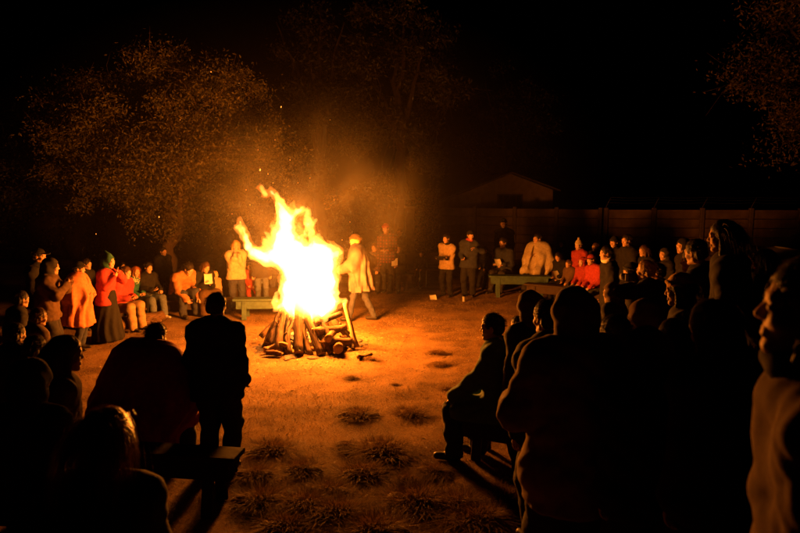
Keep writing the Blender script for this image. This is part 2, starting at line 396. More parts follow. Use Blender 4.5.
LOGS = [ # base px,py,dy  tip px,py,dy  radius  kind
 (299, 353, -.66, 299, 303, -.12, .078, 0), (322, 355, -.66, 306, 311, -.16, .070, 0), (291, 356, -.66, 296, 316, -.16, .036, 1), (286, 355, -.56, 291, 308, -.1, .058, 0),
 (279, 352, -.60, 286, 310, -.1, .072, 0), (273, 347, -.45, 282, 309, -.05, .060, 0), (268, 343, -.25, 284, 306, 0, .055, 0), (311, 356, -.62, 304, 318, -.2, .045, 1),
 (340, 350, -.50, 318, 312, -.05, .065, 0), (357, 347, -.30, 345, 303, 0, .044, 1), (350, 342, .1, 322, 305, .1, .055, 0), (262, 338, .1, 288, 305, .1, .055, 0), (272, 330, .5, 292, 303, .15, .06, 0),
 (300, 328, .62, 300, 300, .12, .07, 0), (330, 330, .5, 308, 303, .15, .06, 0), (348, 334, .3, 316, 304, .1, .055, 0), (331, 353, -.58, 312, 318, -.12, .052, 0), (304, 352, -.5, 300, 309, -.1, .05, 0),
 (295, 349, -.45, 302, 306, -.05, .045, 0), (283, 345, -.35, 297, 302, 0, .05, 0), (264, 348, -.62, 287, 346, -.6, .045, 1), (266, 352, -.72, 282, 354, -.74, .04, 0),
 (322, 345, -.55, 352, 340, -.3, .075, 0), (316, 334, -.45, 346, 326, -.1, .075, 0), (318, 322, -.3, 341, 314, .05, .06, 0), (338, 349, -.72, 346, 339, .1, .085, 0), (350, 350, -.45, 352, 344, .2, .05, 0),
 (328, 338, -.60, 338, 330, .1, .065, 0), (310, 350, -.4, 355, 349, -.35, .055, 0)]
for _ in range(12):
    a_ = random.uniform(3.3, 6.1); rr_ = random.uniform(.52, .72); bx_ = FX+math.cos(a_)*rr_; by_ = FY+math.sin(a_)*rr_
    LOGS.append((400+F*bx_/by_*1.0, 188+F*2.45/by_, math.sin(a_)*rr_, 300+12*math.cos(a_)+random.uniform(-6, 6), random.uniform(306, 322), math.sin(a_)*.18, random.uniform(.026, .045), random.random() < .3))
for i, (ax, ay, ad, bx, by, bd, r, kd) in enumerate(LOGS):
    r *= .88
    a, b = Vector(fl(ax, ay, ad)), Vector(fl(bx, by, bd)); a.z = max(a.z, r*.6)
    g = log_geo((b-a).length, r, i+3, .02+.02*(i % 3), .06 if i in (8, 15) else 0)
    o = g.build('log', [bark_pale if kd else (char if i in (19, 24, 17, 3, 12, 15, 30, 33, 36) else bark), endm], fire); orient(o, a, b)
ashm = mat('grey_ash', (.16, .13, .11), .98, scale=30, var=.8, bump=.5)
g = Geo(); s = Sdf((-1.0, -1.0, -.06), (1.0, 1.0, .08), .03)
for _ in range(46):
    a = rng.uniform(0, 6.3); r = rng.uniform(.25, .85); s.ell((r*math.cos(a), r*math.sin(a), -.005), (rng.uniform(.06, .16), rng.uniform(.06, .16), rng.uniform(.018, .035)), .03)
g.add(*s.mesh()); tag(g.build('ash_ring', ashm, fire), kind='stuff')
# glowing charcoal bed inside
def ember_mat():
    m = bpy.data.materials.new("glowing_embers"); m.use_nodes = True; n = m.node_tree.nodes; l = m.node_tree.links; b = n['Principled BSDF']
    b.inputs['Base Color'].default_value = (.02, .015, .012, 1); b.inputs['Roughness'].default_value = .9
    tc = n.new('ShaderNodeTexCoord'); a = n.new('ShaderNodeTexNoise'); a.inputs['Scale'].default_value = 14; a.inputs['Detail'].default_value = 5; l.new(tc.outputs['Object'], a.inputs['Vector'])
    r1 = n.new('ShaderNodeValToRGB'); r1.color_ramp.elements[0].position = .45; r1.color_ramp.elements[1].position = .68
    r1.color_ramp.elements[0].color = (0, 0, 0, 1); r1.color_ramp.elements[1].color = (1, .28, .03, 1); l.new(a.outputs[0], r1.inputs[0])
    l.new(r1.outputs[0], b.inputs['Emission Color']); b.inputs['Emission Strength'].default_value = 5
    return m
g = Geo(); s = Sdf((-.5, -.5, -.05), (.5, .5, .4), .03)
for _ in range(40):
    a = rng.uniform(0, 6.3); r = rng.uniform(0, .38); s.ell((r*math.cos(a), r*math.sin(a), .05+.22*(1-r/.4)), (rng.uniform(.04, .09), rng.uniform(.04, .09), rng.uniform(.04, .08)), .01)
g.add(*s.mesh()); tag(g.build('ember_bed', ember_mat(), fire), kind='stuff')

# ------------------------------------------------------------------ flame: a sculpted volume of glowing gas
def flame_mat(name, c, e_):
    m = bpy.data.materials.new(name); m.use_nodes = True; n = m.node_tree.nodes; l = m.node_tree.links
    n.remove(n['Principled BSDF']); e = n.new('ShaderNodeEmission'); e.inputs[0].default_value = (*c, 1); e.inputs[1].default_value = e_
    l.new(e.outputs[0], n['Material Output'].inputs['Volume']); return m
fs = Sdf((-1.2, -.75, .15), (1.0, .6, 2.75), .0155)
def fb(cx, cy, r, dy=0.0, ry=None, k=.035):
    r *= 1.0     # blob given in enlarged-crop pixels (origin 220,170; x2.667)
    px, py = 220+cx/2.667, 170+cy/2.667; p = fl(px, py, dy); rr = r/2.667/F*FY
    fs.ell(p, (rr, rr*(ry or .85), rr*1.05), k)
def fc(a, b, ra, rb, dy=0.0, dy2=None, k=.03):
    p = fl(220+a[0]/2.667, 170+a[1]/2.667, dy); q = fl(220+b[0]/2.667, 170+b[1]/2.667, dy if dy2 is None else dy2); s_ = 1/2.667/F*FY
    fs.cap(p, q, ra*s_, rb*s_, k)
fb(238, 348, 60, -.1); fb(200, 352, 40, -.15); fb(280, 352, 36, -.1); fb(232, 305, 60, -.05); fb(193, 318, 34, 0.05); fb(272, 296, 46, .05); fb(222, 262, 58, 0); fb(192, 232, 46, -.05)
fb(165, 208, 36, .0); fb(172, 182, 32, .02); fb(262, 226, 36, .08); fb(288, 226, 28, .02); fb(308, 224, 19, .0); fb(282, 256, 32, .1)
fc((174, 175), (176, 122), 27, 23, 0, .05); fc((178, 128), (162, 92), 25, 14, .05, .0); fc((162, 95), (148, 68), 11, 6, 0); fc((148, 70), (134, 54), 7, 5, 0)
fc((182, 130), (202, 112), 17, 11, .05); fc((200, 115), (217, 106), 9, 7, .05); fc((196, 112), (194, 92), 6, 3, .08)
fc((120, 64), (108, 46), 9, 7, 0)
fc((165, 225), (125, 232), 34, 24, -.05); fc((125, 233), (92, 222), 23, 17, -.05, .02); fc((92, 222), (74, 205), 16, 11, .02); fc((76, 208), (68, 176), 11, 8, .02); fc((68, 178), (62, 160), 8, 7, .0); fc((60, 156), (47, 153), 8, 6, .0); fc((60, 154), (54, 134), 6, 5, .0)
pass
fc((125, 215), (118, 185), 10, 4, .05); fc((140, 205), (125, 170), 12, 4, .0); fc((155, 180), (140, 150), 14, 5, .1)
fc((255, 200), (246, 176), 14, 5, .0); fc((278, 205), (262, 180), 14, 4, .1); fc((300, 205), (290, 185), 9, 3, 0); fc((315, 225), (326, 215), 8, 3, 0); fc((300, 245), (312, 232), 14, 8, .05)
fc((300, 300), (318, 290), 18, 6, .1); fc((285, 330), (310, 325), 22, 10, .05); fc((300, 350), (332, 348), 14, 6, 0); fc((270, 370), (262, 388), 12, 5, -.35); fc((170, 360), (150, 368), 14, 6, -.1); fc((180, 370), (190, 388), 9, 4, -.4)
fc((240, 360), (246, 385), 10, 4, -.4); fc((280, 395), (290, 380), 7, 5, -.35); fc((150, 350), (150, 330), 9, 3, 0); fc((322, 365), (332, 352), 6, 3, -.1)
for k in range(80):     # small licks all over the outside
    a = rng.uniform(0, 2*np.pi); zz = rng.uniform(.7, 2.0); rr = .40*np.clip(1.3-.45*zz, .2, 1); cx_ = .02-.16*(zz-1); p = np.array([cx_+rr*np.cos(a)*1.05, rr*np.sin(a)*.85-.05, zz])
    q = p+np.array([np.cos(a)*.05+rng.normal(0, .03), np.sin(a)*.05, rng.uniform(.09, .24)]); fs.cap(p, q, rng.uniform(.02, .05), .006, .03)
def fdisp(x, y, z):      # upward streaming licks: coarse and fine warps stretched along z
    th = np.arctan2(y+.05, x+.12*(z-1))
    d = .022*np.sin(5*th+3.2*z+1.5*np.sin(3.1*z+x*4))+.018*np.sin(9*x+3*np.sin(4*z)+2*y)*np.sin(6*z+3*np.sin(8*x)-6*y)
    d = d+.017*np.sin(24*x+5*np.sin(7*z+4*y))*np.sin(12*z-9*x+4*np.sin(14*y))+.012*np.sin(11*th-6*z+2*np.sin(5*z))
    d = d+.008*np.sin(55*x+9*z+5*np.sin(20*z))*np.sin(31*z+22*y)+.005*np.sin(90*x+31*y)*np.sin(63*z+30*x)
    return d
D0 = fs.D.copy()
thin = lambda x, y, z: .55+.45*np.clip((.28-np.abs(D0))*0+1, 0, 1)
def flame_layer(off, amp, nm, c, e_, lab, ph):
    fs.D = D0.copy()
    q = lambda x, y, z: off+amp*fdisp(x+ph, y+ph*.7, z+ph*1.3)
    fs.disp(q); g = Geo(); g.add(*fs.mesh()); o = g.build(nm, flame_mat(nm+'_gas', c, e_), fire); o['label'] = lab
flame_layer(-.014, 1.1, 'flame', (1, .24, .024), 9, 'ragged orange outer flames streaming up and to the left', 0.0)
flame_layer(.000, .9, 'flame_body', (1, .36, .045), 17, 'bright yellow body of the flames', .21)
flame_layer(.042, .7, 'flame_core', (1, .50, .16), 30, 'white hot core of the flames', .4)

# sparks drifting above
spm = bpy.data.materials.new('glowing_spark'); spm.use_nodes = True; e = spm.node_tree.nodes.new('ShaderNodeEmission'); e.inputs[0].default_value = (1, .3, .04, 1); e.inputs[1].default_value = 5
spm.node_tree.links.new(e.outputs[0], spm.node_tree.nodes['Material Output'].inputs[0])
g = Geo()
for (px, py, r) in [(281, 107, 1.0), (211, 72, .6), (260, 170, 1.6), (268, 174, .8), (96, 234, .6), (159, 217, .9), (250, 205, .7), (240, 222, 1.0), (290, 160, .6), (310, 178, .5), (334, 200, .6), (258, 150, .5), (180, 120, .4), (120, 160, .4), (330, 120, .35), (342, 240, .6), (275, 140, .5), (246, 190, .6), (298, 183, .6), (232, 214, .5), (350, 222, .4), (273, 183, .7)]:
    p = atY(px, py, FY+random.uniform(-.6, 1.0)); r *= .0065
    add_tube(g, [p-Vector((0, 0, r*1.6)), p, p+Vector((r*.5, 0, r*1.8))], [r*.3, r, r*.25], 5)
tag(g.build('sparks', spm), 'scattered orange sparks rising in the smoke above the bonfire', 'sparks', kind='stuff')

# smoke lit by the flames
def smoke_mat():
    m = bpy.data.materials.new("wood_smoke"); m.use_nodes = True; n = m.node_tree.nodes; l = m.node_tree.links
    n.remove(n['Principled BSDF']); v = n.new('ShaderNodeVolumeScatter'); v.inputs['Color'].default_value = (.9, .85, .8, 1); v.inputs['Anisotropy'].default_value = .25
    tc = n.new('ShaderNodeTexCoord'); mp = n.new('ShaderNodeMapping'); l.new(tc.outputs['Object'], mp.inputs[0]); mp.inputs['Scale'].default_value = (.9, .9, .55); mp.inputs['Rotation'].default_value = (0, R(-24), 0)
    a = n.new('ShaderNodeTexNoise'); a.inputs['Scale'].default_value = 1.1; a.inputs['Detail'].default_value = 5; a.inputs['Distortion'].default_value = .8; l.new(mp.outputs[0], a.inputs['Vector'])
    mr = n.new('ShaderNodeMapRange'); mr.inputs[1].default_value = .47; mr.inputs[2].default_value = .70; l.new(a.outputs[0], mr.inputs[0])
    ln = n.new('ShaderNodeVectorMath'); ln.operation = 'MULTIPLY'; ln.inputs[1].default_value = (1/5.2, 1/3.2, 1/3.4); l.new(tc.outputs['Object'], ln.inputs[0])
    le = n.new('ShaderNodeVectorMath'); le.operation = 'LENGTH'; l.new(ln.outputs[0], le.inputs[0])
    fr = n.new('ShaderNodeMapRange'); fr.interpolation_type = 'SMOOTHSTEP'; fr.inputs[1].default_value = .56; fr.inputs[2].default_value = .0; l.new(le.outputs['Value'], fr.inputs[0])
    m1 = n.new('ShaderNodeMath'); m1.operation = 'MULTIPLY_ADD'; l.new(mr.outputs[0], m1.inputs[0]); m1.inputs[1].default_value = 1.5; m1.inputs[2].default_value = .10
    m2 = n.new('ShaderNodeMath'); m2.operation = 'MULTIPLY'; l.new(m1.outputs[0], m2.inputs[0]); l.new(fr.outputs[0], m2.inputs[1])
    m3 = n.new('ShaderNodeMath'); m3.operation = 'MULTIPLY'; tl = n.new('ShaderNodeMapRange'); tl.inputs[1].default_value = 1.0; tl.inputs[2].default_value = .3; tl.inputs[4].default_value = .035; l.new(le.outputs['Value'], tl.inputs[0])
    ad = n.new('ShaderNodeMath'); ad.operation = 'ADD'; l.new(m2.outputs[0], ad.inputs[0]); l.new(tl.outputs[0], ad.inputs[1]); l.new(ad.outputs[0], m3.inputs[0]); m3.inputs[1].default_value = .125
    l.new(m3.outputs[0], v.inputs['Density']); l.new(v.outputs[0], n['Material Output'].inputs['Volume'])
    return m
g = Geo(); nth, nph = 24, 14; V = []; Q = []
for i in range(nph+1):
    for j in range(nth):
        a = math.pi*i/nph; b = 2*math.pi*j/nth; V.append((5.2*math.sin(a)*math.cos(b), 3.2*math.sin(a)*math.sin(b), 3.0*math.cos(a)))
for i in range(nph):
    for j in range(nth):
        k = (j+1) % nth; Q.append((i*nth+j, (i+1)*nth+j, (i+1)*nth+k, i*nth+k))
V = np.array(V); V[:, 2] = np.maximum(V[:, 2], -2.35)
g.add(V, Q); o = g.build('smoke', smoke_mat()); o.location = (FX-.25, FY+.5, 2.45)
tag(o, 'thin orange lit smoke drifting up and right from the bonfire', 'smoke', kind='stuff')

# ================================================================== PLACE: trees
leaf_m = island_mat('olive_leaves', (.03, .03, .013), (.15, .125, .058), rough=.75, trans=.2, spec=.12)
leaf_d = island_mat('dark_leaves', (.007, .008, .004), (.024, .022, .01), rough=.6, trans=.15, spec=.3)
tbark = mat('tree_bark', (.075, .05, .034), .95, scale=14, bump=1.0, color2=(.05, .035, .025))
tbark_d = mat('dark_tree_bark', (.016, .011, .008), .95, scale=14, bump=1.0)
def tree(name, label, base, H, crown_c, crown_r, seed, leaves=22000, lr=.05, clumps=150, lm=leaf_m, trunk_r=.16, forks=7, lean=(0, 0)):
    r = random.Random(seed); rn = np.random.default_rng(seed); root = empty(name, base); tag(root, label, 'tree', 'trees around the clearing')
    g = Geo(); fork = Vector((lean[0], lean[1], H)); cc = Vector(crown_c)-Vector(base); cr = crown_r
    n = 8; pts = [Vector((lean[0]*(i/n)**1.5+.08*math.sin(i*1.4+seed), lean[1]*(i/n)**1.5+.07*math.cos(i*1.1+seed), H*i/n)) for i in range(n+1)]; pts[0] = Vector((0, 0, -.1))
    add_tube(g, pts, [trunk_r*(1.45 if i == 0 else 1.1-.35*i/n) for i in range(n+1)], 12, jit=.07)
    top = pts[-1]; nodes = []
    for f in range(forks):
        a = 2*math.pi*f/forks+r.uniform(-.3, .3); e = cc+Vector((math.cos(a)*cr[0]*r.uniform(.45, .8), math.sin(a)*cr[1]*r.uniform(.45, .8), cr[2]*r.uniform(-.4, .75)))
        if f == 0: e = cc+Vector((0, 0, cr[2]*.8))
        m = 9; P = []
        for i in range(m+1):
            t = i/m; p = top.lerp(e, t)+Vector((r.gauss(0, .05), r.gauss(0, .05), 0))*(1 if 0 < i else 0)+Vector((0, 0, .35*math.sin(t*math.pi)*cr[2]*.3)); P.append(p)
            if i > 2: nodes.append((p, trunk_r*.5*(1-t*.75)))
        add_tube(g, P, [trunk_r*.55*(1-.8*i/m) for i in range(m+1)], 8, jit=.08)
    cs = []
    while len(cs) < clumps:
        v = Vector((r.gauss(0, 1), r.gauss(0, 1), r.gauss(0, 1))).normalized()*(r.random()**.42); p = cc+Vector((v.x*cr[0], v.y*cr[1], v.z*cr[2]))
        if noise.noise((p.x*.8+seed, p.y*.8, p.z*.8)) > -.18: cs.append(p)
    for c in cs:
        q, qr = min(nodes, key=lambda a: (a[0]-c).length_squared); mid = q.lerp(c, .5)+Vector((r.gauss(0, .1), r.gauss(0, .1), r.uniform(0, .15)))
        add_tube(g, [q, mid, c], [max(.012, qr*.35), .012, .005], 5)
        for _ in range(3):
            d = Vector((r.gauss(0, .28), r.gauss(0, .28), r.gauss(.05, .25))); add_tube(g, [mid.lerp(c, .6), c+d*.6, c+d*1.2], [.008, .006, .003], 4)
    g.build('trunk', tbark if lm is leaf_m else tbark_d, root)
    k = leaves//len(cs); C = np.array([tuple(c) for c in cs]); ctr = np.repeat(C, k, 0); n = len(ctr)
    sz = rn.uniform(.11, .27, len(C)).repeat(k)[:, None]; P = ctr+rn.normal(0, 1, (n, 3))*sz*np.array([1, 1, .8])
    a = rn.normal(0, 1, (n, 3)); a /= np.linalg.norm(a, axis=1)[:, None]; b = np.cross(a, rn.normal(0, 1, (n, 3))); b /= np.linalg.norm(b, axis=1)[:, None]
    L = (lr*rn.uniform(.6, 1.3, n))[:, None]; W = L*.42; nn = np.cross(a, b)
    V = np.stack([P-a*L, P+b*W+nn*L*.15, P+a*L, P-b*W+nn*L*.15], 1).reshape(-1, 3)
    gg = Geo(); gg.add(V, np.arange(len(V)).reshape(-1, 4)); gg.build('crown', lm, root, smooth=False)
    return root
p = atY(163, 260, 15.0)
tree('olive_tree', 'broad olive coloured tree with a leaning trunk behind the people left of the fire', (p.x, p.y, 0), 1.5, (p.x+.1, 15.0, 3.55), (3.05, 1.9, 2.1), 3, 90000, .040, 330, lean=(.35, 0), trunk_r=.17)
p = atY(105, 260, 15.6)
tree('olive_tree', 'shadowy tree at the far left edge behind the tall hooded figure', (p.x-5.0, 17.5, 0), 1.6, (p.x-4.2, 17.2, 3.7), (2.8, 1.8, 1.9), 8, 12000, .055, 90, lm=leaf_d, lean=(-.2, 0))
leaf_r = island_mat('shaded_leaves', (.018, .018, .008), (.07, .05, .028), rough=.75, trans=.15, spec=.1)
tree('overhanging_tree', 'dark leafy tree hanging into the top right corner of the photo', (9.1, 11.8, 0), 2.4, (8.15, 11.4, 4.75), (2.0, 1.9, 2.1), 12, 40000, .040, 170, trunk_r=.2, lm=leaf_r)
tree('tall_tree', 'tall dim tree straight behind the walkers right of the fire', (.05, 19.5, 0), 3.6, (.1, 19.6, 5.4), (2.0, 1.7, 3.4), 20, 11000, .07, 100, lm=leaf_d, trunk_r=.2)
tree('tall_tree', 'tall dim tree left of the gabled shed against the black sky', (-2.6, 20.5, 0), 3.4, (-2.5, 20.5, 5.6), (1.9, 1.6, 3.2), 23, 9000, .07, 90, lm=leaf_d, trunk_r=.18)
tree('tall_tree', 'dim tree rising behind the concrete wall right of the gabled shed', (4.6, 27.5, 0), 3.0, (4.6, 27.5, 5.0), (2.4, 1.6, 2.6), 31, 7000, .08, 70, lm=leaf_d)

# ================================================================== PLACE: shed with gable, precast wall, posts, car
plas = mat('shed_plaster', (.24, .17, .12), .95, scale=6, var=.3, bump=.3)
conc = mat('precast_concrete', (.18, .125, .09), .95, scale=3, var=.6, bump=.6)
conc2 = mat('precast_concrete_post', (.12, .09, .065), .95, scale=12, var=.35, bump=.5)
darkw = mat('dark_window_glass', (.01, .01, .012), .15, scale=4, bump=0)
roofm = mat('corrugated_roof', (.10, .08, .07), .6, scale=10)
framem = mat('dark_window_frame', (.06, .045, .035), .7)
wire_m = mat('galvanised_wire', (.05, .045, .04), .7, scale=20)
SY = 25.0
pk = atY(511, 174, SY); le = atY(428, 207, SY); ri = atY(553, 190, SY)
shed = empty('shed', (pk.x, SY, 0)); tag(shed, 'low gabled shed with one dark barred window behind the clearing', 'shed')
wz0, wz1 = atY(510, 214, SY).z, atY(510, 194, SY).z; wx0, wx1 = atY(497, 200, SY).x-pk.x, atY(523, 200, SY).x-pk.x
def polyprism(g, pts, y0, y1, m=0):
    n = len(pts); V = [(x, y0, z) for x, z in pts]+[(x, y1, z) for x, z in pts]
    n0 = g.n; g.add(V, [(i, (i+1) % n, n+(i+1) % n, n+i) for i in range(n)], m)
    g.P.append((np.array([list(range(n))[::-1]])+n0, m)); g.P.append((np.array([list(range(n, 2*n))])+n0, m))
lx, lz, rx, rz_ = le.x-pk.x, le.z, ri.x-pk.x, ri.z
zl = lambda x: lerp(pk.z, lz, x/lx) if x < 0 else lerp(pk.z, rz_, x/rx)
g = Geo()
polyprism(g, [(lx, 0), (wx0, 0), (wx0, zl(wx0)), (lx, lz)], 0, .2); polyprism(g, [(wx1, 0), (rx, 0), (rx, rz_), (wx1, zl(wx1))], 0, .2)
polyprism(g, [(wx0, 0), (wx1, 0), (wx1, wz0), (wx0, wz0)], 0.001, .2); polyprism(g, [(wx0, wz1), (wx1, wz1), (wx1, zl(wx1)), (0, pk.z), (wx0, zl(wx0))], 0.001, .2)
for x, zz in ((lx+.1, lz), (rx-.1, rz_)): box(g, (x, 2.7, zz/2), (.2, 4.98, zz-.06))
box(g, ((lx+rx)/2, 5.3, 1.0), (rx-lx-.02, .2, 2.0)); g.build('wall', plas, shed, smooth=False)
for (x0, z0, x1, z1) in ((lx-.3, lz-.1, 0, pk.z), (0, pk.z, rx+.25, rz_-.08)):
    g = Geo(); n = 46; V = []; Q = []
    for i in range(n+1):
        t = i/n; x = lerp(x0, x1, t); z = lerp(z0, z1, t)
        for j, y in enumerate((-.25, 5.6)):
            for dz in (.03, .075): V.append((x, y, z+dz+.006*(i % 2)))
    for i in range(n):
        a = i*4; b = a+4; Q += [(a+1, b+1, b+3, a+3), (a, a+2, b+2, b), (a, b, b+1, a+1), (a+2, a+3, b+3, b+2)]
    g.add(V, Q); g.build('roof', roofm, shed, smooth=False)
wroot_g = Geo(); wc = ((wx0+wx1)/2, .06, (wz0+wz1)/2); ww, wh = wx1-wx0, wz1-wz0
for s_ in (-1, 1):
    box(wroot_g, (wc[0]+s_*(ww/2-.03), .06, wc[2]), (.06, .08, wh)); box(wroot_g, (wc[0], .06, wc[2]+s_*(wh/2-.03)), (ww-.122, .08, .06))
for i in range(1, 4): box(wroot_g, (wx0+ww*i/4, .06, wc[2]), (.035, .06, wh-.122))
box(wroot_g, (wc[0], -.02, wz0-.03), (ww+.1, .12, .05))
wf = wroot_g.build('window', framem, shed, smooth=False)
g = Geo(); box(g, (wc[0], .12, wc[2]), (ww-.1, .02, wh-.1)); g.build('pane', darkw, wf, smooth=False)

def precast_wall(x0, x1, y0, y1, n, label, rows=6, rh=.30, arms=True):
    a = Vector((x0, y0, 0)); b = Vector((x1, y1, 0)); d = b-a; L = d.length; u = d.normalized(); ang = math.atan2(u.y, u.x); step = L/n
    root = empty('concrete_wall', a, ang); tag(root, label, 'wall', 'precast concrete walls round the clearing')
    g = Geo(); box(g, (0, 0, 0), (step-.13, .05, rh-.014), bev=.012); sl = None
    for i in range(n):
        for r_ in range(rows):
            if sl is None: o = g.build('concrete_slab', conc, root, smooth=False); sl = o
            else: o = sl.copy(); col.objects.link(o); o.parent = root
            o.location = (step*(i+.5), random.uniform(-.008, .008), rh*(r_+.5)); o.rotation_euler = (0, 0, random.uniform(-.004, .004))
    H = rows*rh+.06; gp = Geo(); box(gp, (0, -.01, H/2-.1), (.13, .14, H+.2), bev=.015); ps = None
    for i in range(n+1):
        if ps is None: o = gp.build('post', conc2, root, smooth=False); ps = o
        else: o = ps.copy(); col.objects.link(o); o.parent = root
        o.location = (step*i, 0, 0)
    if arms:
        ga = Geo(); add_tube(ga, [(0, 0, -.05), (.0, 0, .02), (.14, -.03, .34)], [.016, .016, .012], 6); am = None
        for i in range(n+1):
            if am is None: o = ga.build('wire_arm', wire_m, root); am = o
            else: o = am.copy(); col.objects.link(o); o.parent = root
            o.location = (step*i, 0, H)
        for t in (.45, .75, 1.0):
            gw = Geo(); add_tube(gw, [(step*i/3+.14*t, -.03*t, H+.02+.32*t-(.02 if i % 3 else 0)) for i in range(3*n+1)], [.004]*(3*n+1), 4); gw.build('wire', wire_m, root)
hg = empty('hedge', (-6.6, 21.2, 0)); tag(hg, 'dim overgrown hedge closing the clearing behind the olive tree and the fire', 'hedge')
sd_ = Sdf((-8.6, -.9, -.1), (8.0, .9, 2.9), .13)
for _ in range(110):
    x_ = rng.uniform(-8.2, 7.6); r_ = rng.uniform(.35, .6); sd_.ell((x_, rng.uniform(-.25, .25), rng.uniform(.2, 2.0)), (r_, .5, r_), .1)
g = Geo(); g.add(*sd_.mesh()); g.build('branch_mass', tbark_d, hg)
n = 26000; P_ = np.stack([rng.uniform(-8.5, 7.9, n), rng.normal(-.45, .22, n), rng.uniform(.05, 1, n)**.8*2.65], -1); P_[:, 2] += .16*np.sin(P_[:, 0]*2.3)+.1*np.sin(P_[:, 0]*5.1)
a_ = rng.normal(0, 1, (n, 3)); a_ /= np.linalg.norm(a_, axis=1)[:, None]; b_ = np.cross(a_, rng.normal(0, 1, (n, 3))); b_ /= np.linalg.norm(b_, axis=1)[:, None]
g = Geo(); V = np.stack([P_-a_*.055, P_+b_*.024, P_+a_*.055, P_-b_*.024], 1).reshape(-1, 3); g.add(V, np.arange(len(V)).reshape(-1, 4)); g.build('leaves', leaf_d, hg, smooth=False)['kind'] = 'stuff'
xa, xb = atY(606, 210, 20.5).x, 17.5
precast_wall(xa, xb, 20.5, 19.8, 7, 'pale precast concrete slab wall at the right with slanted wire arms')
precast_wall(atY(438, 210, 22).x, xa-.15, 22.6, 20.6, 4, 'dim precast concrete wall in front of the gabled shed', arms=False)
# pale post behind the seated trio
g = Geo(); q = atY(410, 240, 18.5); box(g, (0, 0, .95), (.28, .28, 1.9), bev=.03); box(g, (0, 0, 1.94), (.36, .36, .08), bev=.02)
o = g.build('gate_pillar', conc2, smooth=False); o.location = (q.x, 18.5, 0); tag(o, 'square rendered pillar standing behind the red hatted figure', 'pillar')

# car parked on the right
carm = mat('pale_car_paint', (.55, .52, .46), .35, scale=3, var=.06, bump=.0, spec=.5, coat=.5); blk = mat('black_rubber', (.02, .02, .02), .85); chrome = mat('dull_metal', (.4, .4, .4), .35)
car = empty('parked_car', (atY(752, 250, 15.6).x+2.1, 15.6, 0), R(2)); tag(car, 'pale parked car with dark windows at the right edge behind the crowd', 'car')
prof = [(-2.1, .38), (-2.13, .62), (-2.02, .82), (-1.2, .95), (-1.0, .97), (1.55, 1.0), (2.0, .98), (2.1, .7), (2.06, .36)]
roofp = [(-1.12, .95), (-.45, 1.38), (.2, 1.46), (.95, 1.42), (1.75, 1.0)]
def loft(prof, ws, inset=.0):
    g = Geo(); n = len(prof); secs = [(-1, 0), (-.94, 1), (.94, 1), (1, 0)]; V = []
    for s_, k in secs:
        for x, z in prof: V.append((x*(1 if k else .985), s_*ws*(1-(inset*(z-.95)/.5 if z > .95 else 0)), z if k else z-.02))
    Q = []
    for a in range(3):
        for i in range(n): j = (i+1) % n; Q.append((a*n+i, (a+1)*n+i, (a+1)*n+j, a*n+j))
    g.add(V, Q); g.P.append((np.array([list(range(n))]), 0)); g.P.append((np.array([list(range(3*n, 4*n))[::-1]]), 0)); return g
loft(prof, .86).build('body', carm, car, smooth=False)
loft(roofp, .80, .22).build('cabin', carm, car, smooth=False)
for s_ in (-1, 1):
    for quad in ([(-.95, .985), (-.42, 1.33), (.12, 1.40), (.12, .985)], [(.2, .985), (.2, 1.40), (.9, 1.36), (1.5, 1.02)]):
        g = Geo(); V = [(x, s_*(.80*(1-.22*(z-.95)/.5)+.006), z) for x, z in quad]; V += [(x, y-s_*.012, z) for x, y, z in V]
        g.add(V, [(0, 1, 2, 3), (7, 6, 5, 4), (0, 4, 5, 1), (1, 5, 6, 2), (2, 6, 7, 3), (3, 7, 4, 0)]); g.build('window', darkw, car, smooth=False)
    for x in (-1.35, 1.3):
        g = Geo(); add_tube(g, [(x, s_*.68, .32), (x, s_*.72, .32), (x, s_*.86, .32), (x, s_*.88, .32)], [.29, .32, .32, .29], 24); wh_ = g.build('wheel', blk, car)
        g = Geo(); add_tube(g, [(x, s_*.875, .32), (x, s_*.89, .32)], [.19, .17], 14); g.build('rim', chrome, wh_)
    g = Geo(); box(g, (-2.06, s_*.62, .72), (.1, .26, .13), bev=.03); g.build('headlight', chrome, car, smooth=False)
g = Geo(); V = [(-1.10, -.68, .985), (-1.10, .68, .985), (-.49, .60, 1.375), (-.49, -.60, 1.375)]; V += [(x-.02, y, z+.012) for x, y, z in V]
g.add(V, [(0, 1, 2, 3), (7, 6, 5, 4), (0, 4, 5, 1), (1, 5, 6, 2), (2, 6, 7, 3), (3, 7, 4, 0)]); g.build('windscreen', darkw, car, smooth=False)

# ================================================================== benches, chairs, logs
green = mat('worn_green_paint', (.065, .115, .105), .7, scale=14, var=.45, bump=.4)
brownb = mat('dark_bench_wood', (.06, .04, .026), .8, scale=16, bump=.5)
blackb = mat('silhouette_bench_wood', (.022, .015, .010), .85, scale=16, bump=.5)  # shade put into the colour: near black keeps front benches dark in the firelight
def bench(px_or_xy, L, rz, label, m=brownb, h=.40, w_=.28, apron=True):
    x, y = px_or_xy; root = empty('bench', (x, y, gz(x, y)), rz); tag(root, label, 'bench', 'wooden benches round the fire')
    g = Geo(); box(g, (0, 0, h-.02), (L, w_, .04), bev=.006); g.build('seat', m, root, smooth=False)
    if apron:
        for s_ in (-1, 1): g = Geo(); box(g, (0, s_*(w_/2-.035), h-.12), (L-.12, .025, .15), rot=Matrix.Rotation(s_*.12, 4, 'X'), bev=.004); g.build('apron', m, root, smooth=False)
    for s_ in (-1, 1):
        for t in (-1, 1): g = Geo(); add_box_leg(g, s_*(L/2-.22), t, w_, h); g.build('leg', m, root, smooth=False)
    return root
